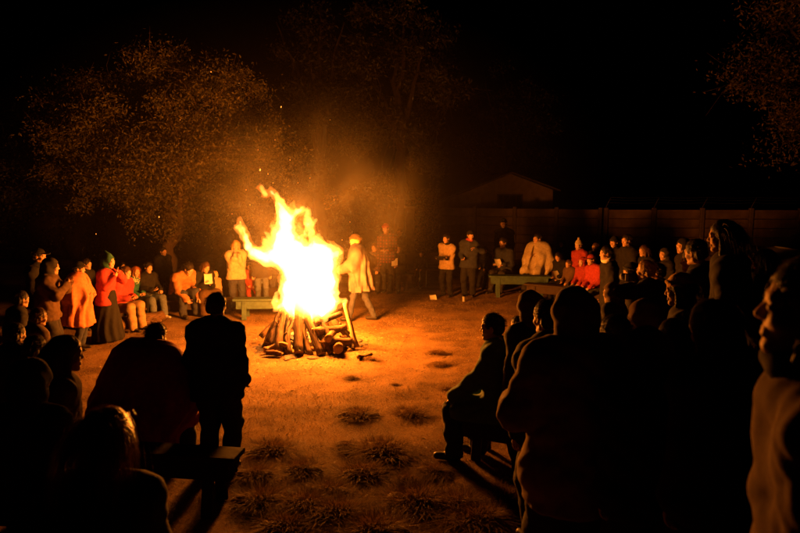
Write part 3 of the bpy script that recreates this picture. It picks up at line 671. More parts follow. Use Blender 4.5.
def add_box_leg(g, x, t, w_, h): box(g, (x, t*(w_/2+.0), (h-.04)/2), (.09, .035, (h-.04)), rot=Matrix.Rotation(t*.17, 4, 'X'), bev=.005)

p = onG(240, 318); bench((p.x+.75, p.y), 1.7, R(3), 'grey green bench just left of the flames, its end showing beside them', green)
p0 = onG(487, 297); bench((atY(519, 290, 14.3).x, 14.3), 1.42, R(-6), 'green bench in front of the person wrapped in a cream blanket', green, h=.5, w_=.30)
pb = onG(247, 447, .47); bench((pb.x-.82, pb.y), 1.6, R(-8), 'dark plank bench at the front left, its end beside the legs of the silhouette', blackb, h=.47, w_=.22)
bench((atY(124, 440, 5.2).x, 5.15), .7, R(-30), 'short dark bench hidden under the dark red blanket', blackb, h=.42, w_=.24)
LB = (atY(160, 300, 12.0).x, 12.1); bench(LB, 2.7, R(8), 'long low bench under the row of seated people left of the fire', h=.32)
bench((atY(116, 300, 10.9).x, 11.0), .9, R(50), 'short bench under the child in the red jacket', h=.32)
bench((atY(575, 280, 13.2).x, 13.2), 2.2, R(-32), 'bench under the seated children right of the fire')
bench((atY(545, 285, 15.0).x, 15.1), 2.6, R(-4), 'bench behind the green one under the blanket wrapped person')
bench((atY(388, 285, 15.2).x, 15.2), 1.3, R(0), 'bench under the two seated people behind the walking figure')
bench((atY(504, 440, 5.4).x+.12, 5.45), 1.1, R(-25), 'dark bench under the boy in the teal coat')
bench((atY(95, 470, 2.05).x-.1, 2.0), 1.2, R(5), 'dark bench under the woman with glossy hair at the front', h=.42)
bench((atY(253, 285, 13.4).x+.2, 13.5), 1.4, R(3), 'bench behind the flames under the child in red', h=.32)

def lying_log(a, b, r, label, seed, m=bark):
    a, b = Vector(a), Vector(b); a.z += gz(a.x, a.y); b.z += gz(b.x, b.y); g = log_geo((b-a).length, r, seed); o = g.build('log', [m, endm]); orient(o, a, b)
    o['label'] = label; o['category'] = 'log'; o['group'] = 'logs lying loose on the grass'
p = onG(119, 332); q = onG(150, 325); lying_log((p.x, p.y, .12), (q.x+.15, q.y+.25, .12), .125, 'thick log lying on the grass in front of the seated row', 51)
p = onG(358, 362); q = onG(372, 358); lying_log((p.x, p.y, .03), (q.x, q.y, .03), .03, 'short thin stick lying right of the log pile', 52)
p = onG(133, 326); q = onG(146, 318); lying_log((p.x, p.y, .06), (q.x, q.y, .06), .06, 'thin branch lying behind the thick log', 53)

seatm = mat('chair_seat_shell', (.05, .018, .012), .6, scale=20)
def chair(x, y, rz, label):
    root = empty('chair', (x, y, gz(x, y)), rz); tag(root, label, 'chair', 'empty chairs behind the trio')
    g = Geo(); box(g, (0, 0, .45), (.42, .40, .03), bev=.01); g.build('seat', seatm, root, smooth=False)
    g = Geo(); box(g, (0, -.2, .72), (.40, .025, .26), rot=Matrix.Rotation(.12, 4, 'X'), bev=.008); g.build('backrest', seatm, root, smooth=False)
    for s_ in (-1, 1):
        g = Geo(); add_tube(g, [(s_*.2, .2, 0), (s_*.19, .18, .435)], [.012]*2, 8); g.build('leg', chrome, root)
        g = Geo(); add_tube(g, [(s_*.2, -.24, 0), (s_*.19, -.17, .45), (s_*.19, -.22, .84)], [.012]*3, 8); g.build('leg', chrome, root)
    return root
chair(atY(412, 280, 15.6).x, 15.6, R(180), 'empty metal legged chair nearest the seated trio')
chair(atY(434, 280, 15.8).x, 15.8, R(176), 'empty metal legged chair nearest the uniformed pair')

# ================================================================== PEOPLE
skin = mat('skin', (.50, .31, .22), .6, scale=75, var=.22, bump=.16, spec=.3)
skin_d = mat('tanned_skin', (.36, .22, .15), .55, scale=60, var=.1, bump=.06, spec=.35)
def C(name, c, rough=.9, **k):
    k.setdefault('sheen', .0); return mat(name, c, rough, scale=k.pop('scale', 26), **k)
CL = dict(
 black=C('black_cloth', (.016, .015, .015)), dark=C('charcoal_cloth', (.038, .034, .034)), navy=C('navy_cloth', (.030, .034, .055)), brown=C('brown_cloth', (.11, .065, .035)), tan=C('tan_cloth', (.36, .25, .14)),
 orange=C('orange_blanket', (.62, .22, .10)), cream=C('cream_cloth', (.50, .42, .31)), red=C('red_cloth', (.36, .045, .04)), pink=C('pinkish_red_cloth', (.44, .055, .06)), green=C('green_cloth', (.035, .12, .08)),
 tealprint=C('teal_printed_cloth', (.035, .14, .12), kind='print'), jeans=C('blue_denim', (.13, .16, .22)), djeans=C('dark_denim', (.05, .055, .085)), rust=C('rust_jacket_cloth', (.40, .19, .08)), teal=C('teal_coat_cloth', (.09, .19, .18)),
 plaid=C('plaid_cloth', (.30, .08, .05), kind='plaid', color2=(.07, .05, .05)), dplaid=C('patterned_blanket', (.26, .12, .09), kind='plaid', color2=(.06, .05, .06)), poncho=C('pale_poncho_wool', (.17, .135, .13), scale=7, color2=(.09, .07, .085)), khaki=C('khaki_shirt', (.42, .31, .18)),
 maroon=C('dark_red_blanket', (.26, .012, .012)), white=C('white_paper', (.75, .73, .68), var=.05, bump=.05), camo=C('camouflage_cloth', (.15, .15, .08), scale=9, color2=(.03, .045, .03)), gold=C('yellow_knit', (.6, .38, .12)), hoodbrown=C('brown_hood_cloth', (.20, .115, .06)))
HAIR = dict(dark=mat('dark_hair', (.02, .014, .01), .6, 'hair', 90, .4, .5, spec=.25), brown=mat('brown_hair', (.09, .045, .02), .55, 'hair', 90, .4, .5, spec=.3), blond=mat('blond_hair', (.48, .30, .12), .45, 'hair', 90, .3, .5, spec=.5), copper=mat('copper_hair', (.26, .085, .026), .35, 'hair', 90, .35, .5, spec=.5))
shoe_m = mat('dark_leather', (.03, .025, .02), .5, bump=.2); shoe_w = mat('pale_trainers', (.5, .46, .4), .6)
TH = {}
def head_t(v, h):
    if (v, h) in TH: return TH[v, h]
    s = Sdf((-.1, -.12, -.19), (.1, .135, .13), h); f = {'m': 1.0, 'f': .92, 'c': .85}[v]
    s.ell((0, -.012, .03), (.076, .097, .088), .02); s.ell((0, .028, -.035), (.056*(.96+.04*f), .062, .083*(.9+.1*f)), .03); s.cap((-.012, .073, -.098), (.012, .073, -.098), .018*f, None, .022)
    s.cap((-.045, -.0, -.07), (-.02, .06, -.095), .02*f, .016, .02); s.cap((.045, -.0, -.07), (.02, .06, -.095), .02*f, .016, .02)
    s.cap((-.036, .079, .024), (.036, .079, .024), .013*f, None, .014); s.cap((0, .083, .014), (0, .101-.006*(v == 'c'), -.022), .007, .0120, .008)
    for k in (-1, 1):
        s.ell((k*.011, .093, -.027), (.009, .010, .008), .006); s.ell((k*.042, .058, -.028), (.022, .026, .022), .02)
        s.ell((k*.031, .096, .002), (.016, .013, .011), .010, True); s.ell((k*.031, .077, .001), (.0135,)*3, .001)
        s.cap((k*.018, .086, .012), (k*.043, .080, .010), .0035, .003, .003)
        s.ell((k*.077, -.006, -.006), (.009, .019, .031), .006); s.ell((k*.086, -.001, -.004), (.006, .010, .018), .004, True)
    s.cap((-.019, .086, -.057), (.019, .086, -.057), .0062, None, .004); s.cap((-.015, .086, -.068), (.015, .086, -.068), .008, None, .005)
    s.cap((-.024, .093, -.0622), (.024, .093, -.0622), .0025, None, .002, True)
    s.cap((0, -.022, -.08), (0, -.04, -.19), .050*f, .052*f, .025)
    TH[v, h] = s.mesh(); return TH[v, h]
HT = {}
def hand_t(curl, mirror):
    k = (curl, mirror)
    if k in HT: return HT[k]
    s = Sdf((-.07, -.03, -.12), (.09, .21, .06), .0055); xs_ = (.030, .010, -.011, -.031); LL = (.070, .079, .073, .057)
    s.cap((-.012, -.02, 0), (-.012, .02, 0), .022, .02, .01); s.cap((.012, -.02, 0), (.012, .02, 0), .022, .02, .01)
    for x, L in zip(xs_, LL):
        s.cap((x*.6, .015, 0), (x, .085, 0), .016, .0125, .012); p = np.array([x, .085, 0.]); a = 0
        for j, f in enumerate((.45, .3, .25)):
            a += R(curl)*(.8 if j == 0 else 1.0)+x*.3; q = p+np.array([x*.12*(j == 0), math.cos(a), -math.sin(a)])*L*f; s.cap(p, q, .0095-.001*j, .009-.001*j, .004); p = q
    s.cap((.022, .012, -.006), (.048, .048, -.018), .015, .012, .01); s.cap((.048, .048, -.018), (.055, .075, -.030-.02*(curl > 20)), .011, .009, .004); s.cap((.055, .075, -.030-.02*(curl > 20)), (.050, .096, -.040-.03*(curl > 20)), .0095, .008, .003)
    V, Q = s.mesh(); V = V.copy()
    if mirror: V[:, 0] *= -1; Q = Q[:, ::-1]
    HT[k] = (V, Q); return HT[k]
def strands(n, style, seed, wd=.0035):
    r = np.random.default_rng(seed); u = r.normal(0, 1, (n*3, 3)); u /= np.linalg.norm(u, axis=1)[:, None]
    ok = (u[:, 2] > -.35) & ~((u[:, 1] > .35) & (u[:, 2] < .50+.1*r.random(n*3))) & ~((u[:, 1] > .1) & (u[:, 2] < .0)); u = u[ok][:n]; n = len(u)
    P0 = np.array([0, -.012, .03])+u*np.array([.080, .101, .093]); L = {'short': .045, 'long': .30, 'mid': .15}[style]*r.uniform(.7, 1.15, n)
    out = u.copy(); side = np.where(u[:, 0] >= 0, 1., -1.); seg = 3 if style == 'short' else 7
    d = out*.10+np.stack([side*.30, -.30+0*side, -.15-.2*u[:, 2]+(.25 if style == 'short' else 0)], -1); d += r.normal(0, 1, (n, 3))*np.where(r.random(n) < .12, .35, .09)[:, None]; pts = [P0]
    for i in range(seg):
        d = d/np.linalg.norm(d, axis=1)[:, None]; p = pts[-1]+d*(L/seg)[:, None]
        q = (p-np.array([0, -.012, .02]))/np.array([.088, .108, .12]); ln = np.linalg.norm(q, axis=1)[:, None]; p = np.where(ln < 1, np.array([0, -.012, .02])+q/np.maximum(ln, .3)*np.array([.088, .108, .12]), p)
        pts.append(p); d = d+np.array([0, -.02, -.75 if style != 'short' else -.15])+r.normal(0, .05, (n, 3))
    P = np.stack(pts, 1); t = np.cross(out, P[:, 1]-P[:, 0]+1e-6); t /= np.linalg.norm(t, axis=1)[:, None]+1e-9
    W = np.linspace(1, .25, seg+1)[None, :, None]*wd; A = P+t[:, None]*W; B = P-t[:, None]*W; V = np.stack([A, B], 2).reshape(-1, 3)
    base = (np.arange(n)*(seg+1)*2)[:, None]+np.arange(seg)[None]*2; base = base.ravel(); Q = np.stack([base, base+1, base+3, base+2], -1)
    return V, Q
HC = {}
def hair_t(style, near, seed=0):
    k = (style, near, seed % 3)
    if k in HC: return HC[k]
    s = Sdf((-.13, -.18, -.36), (.13, .12, .15), .006 if near else .008)
    s.ell((0, -.016, .036), (.084, .104, .094), .01)
    if style != 'short':
        zb = -.30 if style == 'long' else -.16
        for x in (-1, 0, 1): s.cap((x*.05, -.055, .02), (x*.062, -.06, zb), .05, .035, .04)
        for x in (-1, 1): s.cap((x*.070, .01, .03), (x*.082, .015, zb+.05), .024, .018, .02)
    else: s.cap((-.035, -.06, -.02), (.035, -.06, -.02), .05, None, .03)
    s.ell((0, .085, -.035), (.064, .085, .092), .012, True); s.disp(lambda x, y, z: .002*np.sin(190*x+30*np.sin(12*z))+.0015*np.sin(120*y+14*z)+.003*np.sin(40*x+33*y)*np.sin(37*z))
    V, Q = s.mesh(); g = [(V, Q), strands((1500 if near else 260) if style != 'short' else (900 if near else 200), style, seed+5, .0012 if near else .003)]
    HC[k] = g; return g
def hat_t(kind):
    if kind in HC: return HC[kind]
    s = Sdf((-.2, -.2, -.24), (.2, .24, .26), .007); out = []
    if kind in ('beanie', 'pompom'):
        s.ell((0, -.016, .045), (.088, .108, .10+.03*(kind == 'pompom')), .01); s.cut(lambda x, y, z: .035-.18*y-z)
        for a in range(20): t = a*.314; s.cap((.085*math.cos(t), -.014+.104*math.sin(t), .045+.03*math.sin(t)), (.085*math.cos(t+.314), -.014+.104*math.sin(t+.314), .045+.03*math.sin(t+.314)), .014, None, .004)
        s.disp(lambda x, y, z: .002*np.sin(90*np.arctan2(y, x)/2.2))
        if kind == 'pompom': s.ell((0, -.02, .19), (.034,)*3, .006)
    if kind == 'cap':
        s.ell((0, -.014, .045), (.085, .105, .085), .01); s.cut(lambda x, y, z: .045-z); s.ell((0, .12, .05), (.068, .062, .008), .008)
    if kind == 'widehat':
        s.ell((0, -.014, .06), (.085, .103, .10), .01); s.cut(lambda x, y, z: .045-z); s.ell((0, -.005, .055), (.16, .18, .011), .012)
    if kind in ('hood', 'elfhood'):
        s.ell((0, -.03, .025), (.108, .128, .128), .01); s.cap((0, -.06, -.03), (0, -.06, -.15), .10, .12, .06); 
        if kind == 'elfhood': s.cap((0, -.03, .12), (0, -.10, .19), .05, .015, .05)
        s.disp(lambda x, y, z: .007*np.sin(34*y+18*z+2*np.sin(20*x))*np.sin(15*z+1)+.004*np.sin(60*z+30*x+20*y)+.004*np.clip(1-np.abs(x)/.012, 0, 1)); s.ell((0, .085, -.02), (.070, .12, .098), .018, True); s.ell((0, .02, .0), (.080, .08, .10), .01, True)
    HC[kind] = s.mesh(); return HC[kind]
def ik(a, b, l1, l2, pole):
    a, b, pole = Vector(a), Vector(b), Vector(pole); d = b-a; L = d.length
    if L > (l1+l2)*.995: b = a+d*((l1+l2)*.995/L); d = b-a; L = d.length
    L = max(L, abs(l1-l2)+.02); x = (l1*l1-l2*l2+L*L)/(2*L); hgt = math.sqrt(max(l1*l1-x*x, 0)); u = d.normalized(); pv = pole-u*pole.dot(u)
    if pv.length < 1e-4: pv = Vector((1, 0, 0))
    return a+u*x+pv.normalized()*hgt, b
def skeleton(sit, lean, side, hands, feet, hyaw, hpit, seat, hroll=0):
    """all in units of a 1.75 m person; z=0 is the ground"""
    J = {}; pz = seat+.10 if sit else .93
    J['pel'] = Vector((0, 0, pz)); RM = Matrix.Rotation(-R(lean), 3, 'X') @ Matrix.Rotation(R(side), 3, 'Y')
    J['RM'] = RM; cur = Matrix.Rotation(-R(lean*1.25), 3, 'X') @ Matrix.Rotation(R(side), 3, 'Y')
    mid = J['pel']+(Matrix.Rotation(-R(lean*.7), 3, 'X') @ Vector((0, 0, .26))); J['mid'] = mid
    ch = mid+cur @ Vector((0, 0, .245)); J['ch'] = ch; J['nb'] = ch+cur @ Vector((0, 0, .05))
    HM = Matrix.Rotation(R(hyaw), 3, 'Z') @ Matrix.Rotation(-R(hpit+lean*.35), 3, 'X') @ Matrix.Rotation(R(hroll), 3, 'Y'); J['HM'] = HM
    J['hd'] = J['nb']+cur @ Vector((0, .015, .065))+HM @ Vector((0, .03, .125))
    for k, s_ in (('L', -1), ('R', 1)):
        J['sh'+k] = ch+cur @ Vector((s_*.175, 0, -.02)); hp = hands[0 if s_ < 0 else 1]
        hp = Vector(hp) if hp else (Vector((s_*.25, .06, pz-.12)) if not sit else Vector((s_*.12, .34, pz+.06)))
        J['el'+k], J['wr'+k] = ik(J['sh'+k], hp, .285, .255, (s_*.55, -1.0, -.25)); J['hip'+k] = J['pel']+Vector((s_*.095, 0, -.02))
        fp = feet[0 if s_ < 0 else 1]; fp = Vector(fp) if fp else (Vector((s_*.11, 0, .0)) if not sit else Vector((s_*.13, .48, .0)))
        J['kn'+k], J['an'+k] = ik(J['hip'+k], fp+Vector((0, 0, .085)), .43, .42, (s_*.12, 1, .25))
    J['top'] = J['hd'].z+.125
    return J
NP = [0]
def person(label, px, Y, top_py, face, sit=False, seat=.42, lean=3, side=0, hands=(None, None), feet=(None, None), hyaw=0, hpit=5, hroll=0,
           top='jacket', tc='black', bc='black', bottom='trousers', hair='dark', hs='short', hat=None, hc='black', hood_down=False, v='m', bulk=1.0, near=False, sk=None, shoe=None,
           curl=25, scarf=None, hem=None, at=None, Hfix=None, curls=None, opened=False):
    """px, Y: photograph column and distance; top_py: row of the head's top, from which the height follows. face: heading in degrees or a target point"""
    x = atY(px, 266, Y).x if at is None else at[0]; Y = Y if at is None else at[1]
    g0 = gz(x, Y); zt = atY(px, top_py, Y).z; seatw = seat if sit else 0
    hat_h = {'pompom': .10, 'beanie': .02, 'hood': .03, 'elfhood': .08, 'widehat': .04, 'cap': .01}.get(hat, .005)
    if not near:
        rp = random.Random(len(label)*7+int(px*3)); lean += rp.uniform(-2, 5); side += rp.uniform(-5, 5); hyaw += rp.uniform(-14, 14); hroll += rp.uniform(-6, 6); bulk *= rp.uniform(.96, 1.12)
    J1 = skeleton(sit, lean, side, hands, feet, hyaw, hpit, 0, hroll); S = (zt-g0-seatw)/(J1['top']+hat_h)
    if Hfix: S = Hfix/1.75
    J = skeleton(sit, lean, side, hands, feet, hyaw, hpit, seatw/S, hroll)
    if isinstance(face, tuple): face = math.degrees(math.atan2(-(face[0]-x), face[1]-Y))
    root = empty('person', (x, Y, g0), R(face)); tag(root, label, 'person', 'people gathered round the bonfire')
    NP[0] += 1; sd = NP[0]*1.37; vox = (.0125 if near else .020)/max(S, .6)
    print("PERSON %-52s x=%.2f Y=%.1f g=%.2f height=%.2f" % (label[:52], x, Y, g0, S*1.75))
    skm = sk or skin; sc_ = lambda V: V*S; b = bulk*1.13; hk = 1+.14*max(0, 1-S)/.4 if S < 1 else 1.0; hk = min(hk, 1.22)
    # --- body: one continuous figure
    keys = ['pel', 'mid', 'ch', 'hd', 'shL', 'shR', 'elL', 'elR', 'wrL', 'wrR', 'knL', 'knR', 'anL', 'anR']; A = np.array([tuple(J[k]) for k in keys])
    lo, hi = A.min(0)-.34, A.max(0)+.34
    s = Sdf(lo, hi, .022)
    for k in 'LR':
        s.cap(J['hip'+k], J['sh'+k], .085, .07, .06); s.cap(J['sh'+k], J['el'+k], .045, .036, .03); s.cap(J['el'+k], J['wr'+k], .036, .030, .02); s.cap(J['hip'+k], J['kn'+k], .07, .05, .04); s.cap(J['kn'+k], J['an'+k], .048, .036, .02)
    s.cap(J['shL'], J['shR'], .06, None, .06); s.cap(J['ch'], J['nb'], .06, .055, .04)
    hv = J['HM'].to_4x4() @ Matrix.Scale(hk, 4); hv = Matrix.Translation(J['hd']) @ hv; s.cap(J['nb'], hv @ Vector((0, -.035, -.12)), .054, .05, .02)
    g = Geo(); V, Q = s.mesh(); g.add(sc_(V), Q); V, Q = head_t(v, .0038 if near else .0065); g.add(sc_(xf(V, hv)), Q)
    wr = {}
    for i, k in enumerate('LR'):
        f = (J['wr'+k]-J['el'+k]).normalized(); s_ = -1 if k == 'L' else 1
        side_v = Vector((-s_, 0.2, 0)); xx = (side_v-f*side_v.dot(f)).normalized(); zz = xx.cross(f).normalized()*1.0
        M = Matrix((xx, f, zz)).transposed().to_4x4(); M = Matrix.Translation(J['wr'+k]) @ M @ Matrix.Scale(.98, 4); mir = zz.z < 0 if False else False
        V, Q = hand_t((curls or (curl, curl))[i], mir); V = V.copy()
        g.add(sc_(xf(V, M)), Q); wr[k] = M
    g.build('body', skm, root)
    # --- shoes
    if shoe is not False:
        for k in 'LR':
            a = J['an'+k]; s = Sdf((a.x-.1, a.y-.12, -.02+a.z-.09), (a.x+.1, a.y+.24, a.z+.06), .011 if near else .014); h = Vector((a.x, a.y-.035, a.z-.045)); t = Vector((a.x+(.02 if k == 'R' else -.02), a.y+.155, a.z-.055))
            s.cap(h, t, .043, .036, .02); s.cap(Vector(a), Vector((a.x, a.y+.04, a.z-.03)), .042, .04, .03); zf = a.z-.085; s.cut(lambda x, y, z: zf-z)
            gg = Geo(); V, Q = s.mesh(); gg.add(sc_(V), Q); gg.build('shoe', shoe or shoe_m, root)
    # --- folds
    def fold(amp, fr=1.0):
        def f(x, y, z):     # creases: broad soft panels broken by sharp diagonal folds, finer wrinkles between
            a = fr*(13*z+7*x+5*y)+2.6*np.sin(4.1*x+2*z+sd)+1.6*np.sin(6.3*y+sd*2); c = fr*(10*x-8*y-11*z)+2.2*np.sin(5*z+3*y+sd*3)
            m = .5+.5*np.sin(3.7*z+5.1*x+sd*1.7); e = fr*(29*z-17*x+11*y)+2*np.sin(9*x+7*z)
            q = amp*(.50 if near else .80)*(np.sin(fr*(21*x+9*y)+3.1*np.sin(9*z+sd))*np.sin(fr*(16*z+7*x)+sd*2+2*np.sin(11*y))*.9+.5*np.sin(fr*(47*z+14*np.sin(7*x+sd))+19*y)*np.sin(13*x+sd))
            return q-1.1*amp*((np.abs(np.sin(a))**.6-.75)*m+(np.abs(np.sin(c))**.6-.75)*(1-m)*.8)-amp*.22*(np.abs(np.sin(e))-.6)
        return f
    def garment(nm, fn, mt, lo=lo, hi=hi, vx=None): 
        s = Sdf(lo, hi, vx or vox); fn(s); V, Q = s.mesh(); gg = Geo(); gg.add(sc_(V), Q); return gg.build(nm, mt, root)
    pz = J['pel'].z
    # --- bottoms
    def trousers(s):
        for k in 'LR':
            s.cap(J['hip'+k], J['kn'+k], .098*b, .078*b, .03); s.cap(J['kn'+k], J['an'+k]+Vector((0, -.01, -.0)), .074*b, .064*b, .03)
        s.cap(J['hipL'], J['hipR'], .11*b, None, .05); s.cap(J['pel'], J['mid'], .12*b, .11, .05); s.disp(fold(.014)); zt_ = J['pel'].z+.18; s.cut(lambda x, y, z: z-zt_)
        if not sit or True:
            za = min(J['anL'].z, J['anR'].z)-.055; s.cut(lambda x, y, z: za-z)
    def skirt(s):
        if sit:
            for k in 'LR': s.cap(J['hip'+k], J['kn'+k], .13*b, .12*b, .12); s.cap(J['kn'+k], J['an'+k]+Vector((0, 0, .03)), .12*b, .13*b, .12)
            s.cap(J['pel'], J['mid'], .14*b, .11, .05)
        else: s.cap(J['mid'], J['pel'], .12*b, .16*b, .05); s.cap(J['pel'], (0, 0, .12), .16*b, .25*b, .05)
        s.disp(lambda x, y, z: .018*np.sin(11*np.arctan2(y, x)+2*np.sin(5*z)+sd)*np.clip((pz-z)*1.6, 0, 1)); s.disp(fold(.006)); s.cut(lambda x, y, z: .05-z)
    garment(bottom if bottom != 'blanket_wrap' else 'lap_blanket', trousers if bottom == 'trousers' else skirt, CL[bc])
    # --- tops
    hemz = pz-(.14 if hem is None else hem); RMi = J['RM'].transposed()
    def jacket(s):
        for k in 'LR':
            s.cap(J['hip'+k]+Vector((0, 0, .0)), J['sh'+k]*.85+J['ch']*.15, .105*b, .095*b, .06)
            s.cap(J['sh'+k], J['el'+k], .076*b, .064*b, .035); s.cap(J['el'+k], J['wr'+k]*.96+J['el'+k]*.04, .062*b, .050*b, .025)
        s.cap(J['shL'], J['shR'], .082*b, None, .06); s.cap(J['pel'], J['mid'], .13*b, .125*b, .06); s.cap(J['mid'], J['ch'], .125*b, .125*b, .06); s.cap(J['ch'], J['nb']+Vector((0, 0, -.01)), .10*b, .075, .05)
        if hem and not sit: s.cap((-.03, 0, pz), (-.05, 0, pz-hem), .13*b, .15*b, .06); s.cap((.03, 0, pz), (.05, 0, pz-hem), .13*b, .15*b, .06)
        if hem and sit: 
            for k in 'LR': s.cap(J['hip'+k], J['hip'+k].lerp(J['kn'+k], .75), .125*b, .115*b, .05)
        n0 = J['nb']+(J['hd']-J['nb'])*.12                       # collar ring
        for a in range(10):
            t = a*.628; t2 = t+.628; s.cap(n0+Vector((.066*math.cos(t), .062*math.sin(t)-.01, .012)), n0+Vector((.066*math.cos(t2), .062*math.sin(t2)-.01, .012)), .020, None, .012)
        
        for k in 'LR':                                           # loose cuffs
            e = J['el'+k].lerp(J['wr'+k], .86); s.cap(e, J['wr'+k], .056*b, .054*b, .01)
        if not sit: s.cap(J['hipL']+Vector((0, .0, -.06)), J['hipR']+Vector((0, .0, -.06)), .138*b, None, .03)
        s.disp(fold(.016)); 
        if not sit: s.cut(lambda x, y, z: hemz-z)
        else: s.cut(lambda x, y, z: (pz-.10)-z)
        if hood_down: s.ell(J['nb']+Vector((0, -.10, .03)), (.12, .075, .07), .03); s.ell(J['nb']+Vector((0, -.06, .075)), (.075, .05, .045), .015, True)
    def cloak(s):
        for k in 'LR':
            s.cap(J['sh'+k], J['el'+k], .11*b, .12*b, .12); s.cap(J['el'+k], J['wr'+k], .11*b, .09*b, .12); s.cap(J['hip'+k], J['sh'+k], .15*b, .11*b, .10)
        s.cap(J['shL'], J['shR'], .10*b, None, .08); s.cap(J['ch'], J['nb']+Vector((0, 0, -.02)), .12*b, .095, .06)
        hz = hemz
        s.cap(J['mid'], Vector((0, -.02, hz+.0)), .20*b, .24*b, .10)
        s.ell((J['mid']+J['ch'])*.5+Vector((0, .06, -.03)), (.23*b, .20*b, .34), .12)
        if sit:
            s.ell(J['pel']+Vector((0, .12, .06)), (.27*b, .27*b, .22), .12)
            for k in 'LR': s.cap(J['hip'+k], J['kn'+k], .14*b, .10*b, .08)
        else: s.cap(J['ch'], (0, 0, hz-.05), .15*b, .30*b, .10)
        if opened:
            s.cap(J['nb']+Vector((0, .17, .0)), (0, J['mid'].y+.40, pz+.12), .035, .085, .03, True)
        c = J['pel']
        s.disp(lambda x, y, z: (.028*np.sin(9*np.arctan2(y-c.y, x-c.x)+1.7*np.sin(6*z+sd)+sd)+.010*np.sin(19*np.arctan2(y-c.y, x-c.x)+2*np.sin(4*z)+sd*2))*np.clip((J['ch'].z+.05-z)*2.2, .1, 1)); s.disp(fold(.006))
        s.cut(lambda x, y, z: hz+.03*np.sin(5*x+sd)+.02*np.sin(9*y+3)-z)
    if top == 'cloak': lo2, hi2 = lo-.06, hi+.06; garment('blanket', cloak, CL[tc], lo2, hi2)
    if opened: b = b*.88; garment('jacket', jacket, CL['dark'])
    if top == 'cloak': pass
    else: garment('coat' if hem and hem > .2 else 'jacket', jacket, CL[tc])
    if top == 'cloak' and shoe is None and near is False: pass
    # --- hair and hats
    if hat not in ('hood', 'elfhood') or hs in ('long', 'mid'):
        gg = Geo()
        for V, Q in hair_t(hs, near, int(sd)):
            V = V.copy()
            if hat and hat not in ('hood', 'elfhood'): 
                k = V[:, 2] > .04; V[k, :2] *= .93; V[k, 2] = .04+(V[k, 2]-.04)*.8
            if hat in ('hood', 'elfhood'): V[:, 0] *= .9; V[:, 1] = V[:, 1]*.9; V[:, 2] = np.where(V[:, 2] > .02, .02+(V[:, 2]-.02)*.85, V[:, 2])
            gg.add(sc_(xf(V, hv)), Q)
        gg.build('hair', HAIR[hair], root)
    if hat:
        V, Q = hat_t(hat); gg = Geo(); gg.add(sc_(xf(V, hv)), Q); gg.build('hood' if 'hood' in hat else 'hat', CL[hc], root)
    if scarf:
        n0 = J['nb']+(J['hd']-J['nb'])*.35; s = Sdf(n0-Vector((.2, .2, .2)), n0+Vector((.2, .2, .15)), .012)
        for a in range(12):
            t = a*.524; t2 = t+.524; s.cap(n0+Vector((.072*math.cos(t), .075*math.sin(t)+.01, .015*math.sin(2*t))), n0+Vector((.072*math.cos(t2), .075*math.sin(t2)+.01, .015*math.sin(2*t2))), .035, None, .02)
        s.disp(fold(.006, 2)); V, Q = s.mesh(); gg = Geo(); gg.add(sc_(V), Q); gg.build('scarf', CL[scarf], root)
    root_m = Matrix.Translation((x, Y, g0)) @ Matrix.Rotation(R(face), 4, 'Z')
    P = lambda v_: root_m @ (Vector(v_)*S)
    return dict(root=root, J=J, S=S, P=P, M=root_m, wr={k: P(J['wr'+k]) for k in 'LR'}, hd=P(J['hd']), hv=hv)
FIRE = (FX, FY)
def sheet(p, face, label, size=(.15, .21), tilt=50, m=None, name='paper_sheet', cat='paper', roll=0):
    g = Geo(); nx, ny = 6, 6; V = []; Q = []
    for s_ in (0, .002):
        for i in range(nx+1):
            for j in range(ny+1):
                u, v_ = i/nx-.5, j/ny-.5; V.append((u*size[0], v_*size[1], .05*u*u+.03*math.sin(v_*3)-s_))
    k = lambda s_, i, j: s_*(nx+1)*(ny+1)+i*(ny+1)+j
    for i in range(nx):
        for j in range(ny): Q += [(k(0, i, j), k(0, i+1, j), k(0, i+1, j+1), k(0, i, j+1)), (k(1, i, j), k(1, i, j+1), k(1, i+1, j+1), k(1, i+1, j))]
    g.add(V, Q); o = g.build(name, m or CL['white']); o.location = p; o.rotation_euler = (R(tilt), R(roll), R(face)); tag(o, label, cat, 'song sheets and papers'); return o

# ---- far left group
P1 = person('tall figure in dark jacket and hood at far left, hands raised to the face', 44, 8.6, 258, FIRE, hands=((-.10, .34, 1.40), (.12, .32, 1.36)), tc='brown', bc='dark', hat='hood', hc='dark', hyaw=10, bulk=1.12)
person('figure in a dark hat behind the tall hooded one at far left', 36, 9.3, 248, FIRE, tc='black', hat='cap', hc='black', hyaw=5)
person('person in a dark beanie wrapped in an orange blanket, red scarf at the chin', 74, 9.4, 262, FIRE, top='cloak', tc='orange', bc='djeans', hat='beanie', hc='black', scarf='pink', hem=.38, opened=True, v='f', bulk=.9, hands=((-.16, .22, 1.15), (.16, .22, 1.15)))
person('standing girl in green pointed hood and pinkish jacket with long dark skirt', 104, 10.0, 252, FIRE, tc='pink', bc='black', bottom='skirt', hat='elfhood', hc='green', v='c', hyaw=-15, hands=((-.08, .26, 1.44), (.12, .26, 1.36)))
person('small seated child in a bright red jacket beside the thick log', 116, 10.9, 266, FIRE, sit=True, seat=.33, tc='pink', bc='tan', v='c', hair='brown', hands=((-.06, .36, .70), (.12, .36, .68)), lean=12)
person('seated long haired girl in a printed teal top', 130, 11.75, 266, FIRE, sit=True, seat=.33, tc='tealprint', bc='black', hair='copper', hs='long', v='f', hyaw=-8, hands=((-.05, .38, .72), (.10, .40, .70)), lean=8)
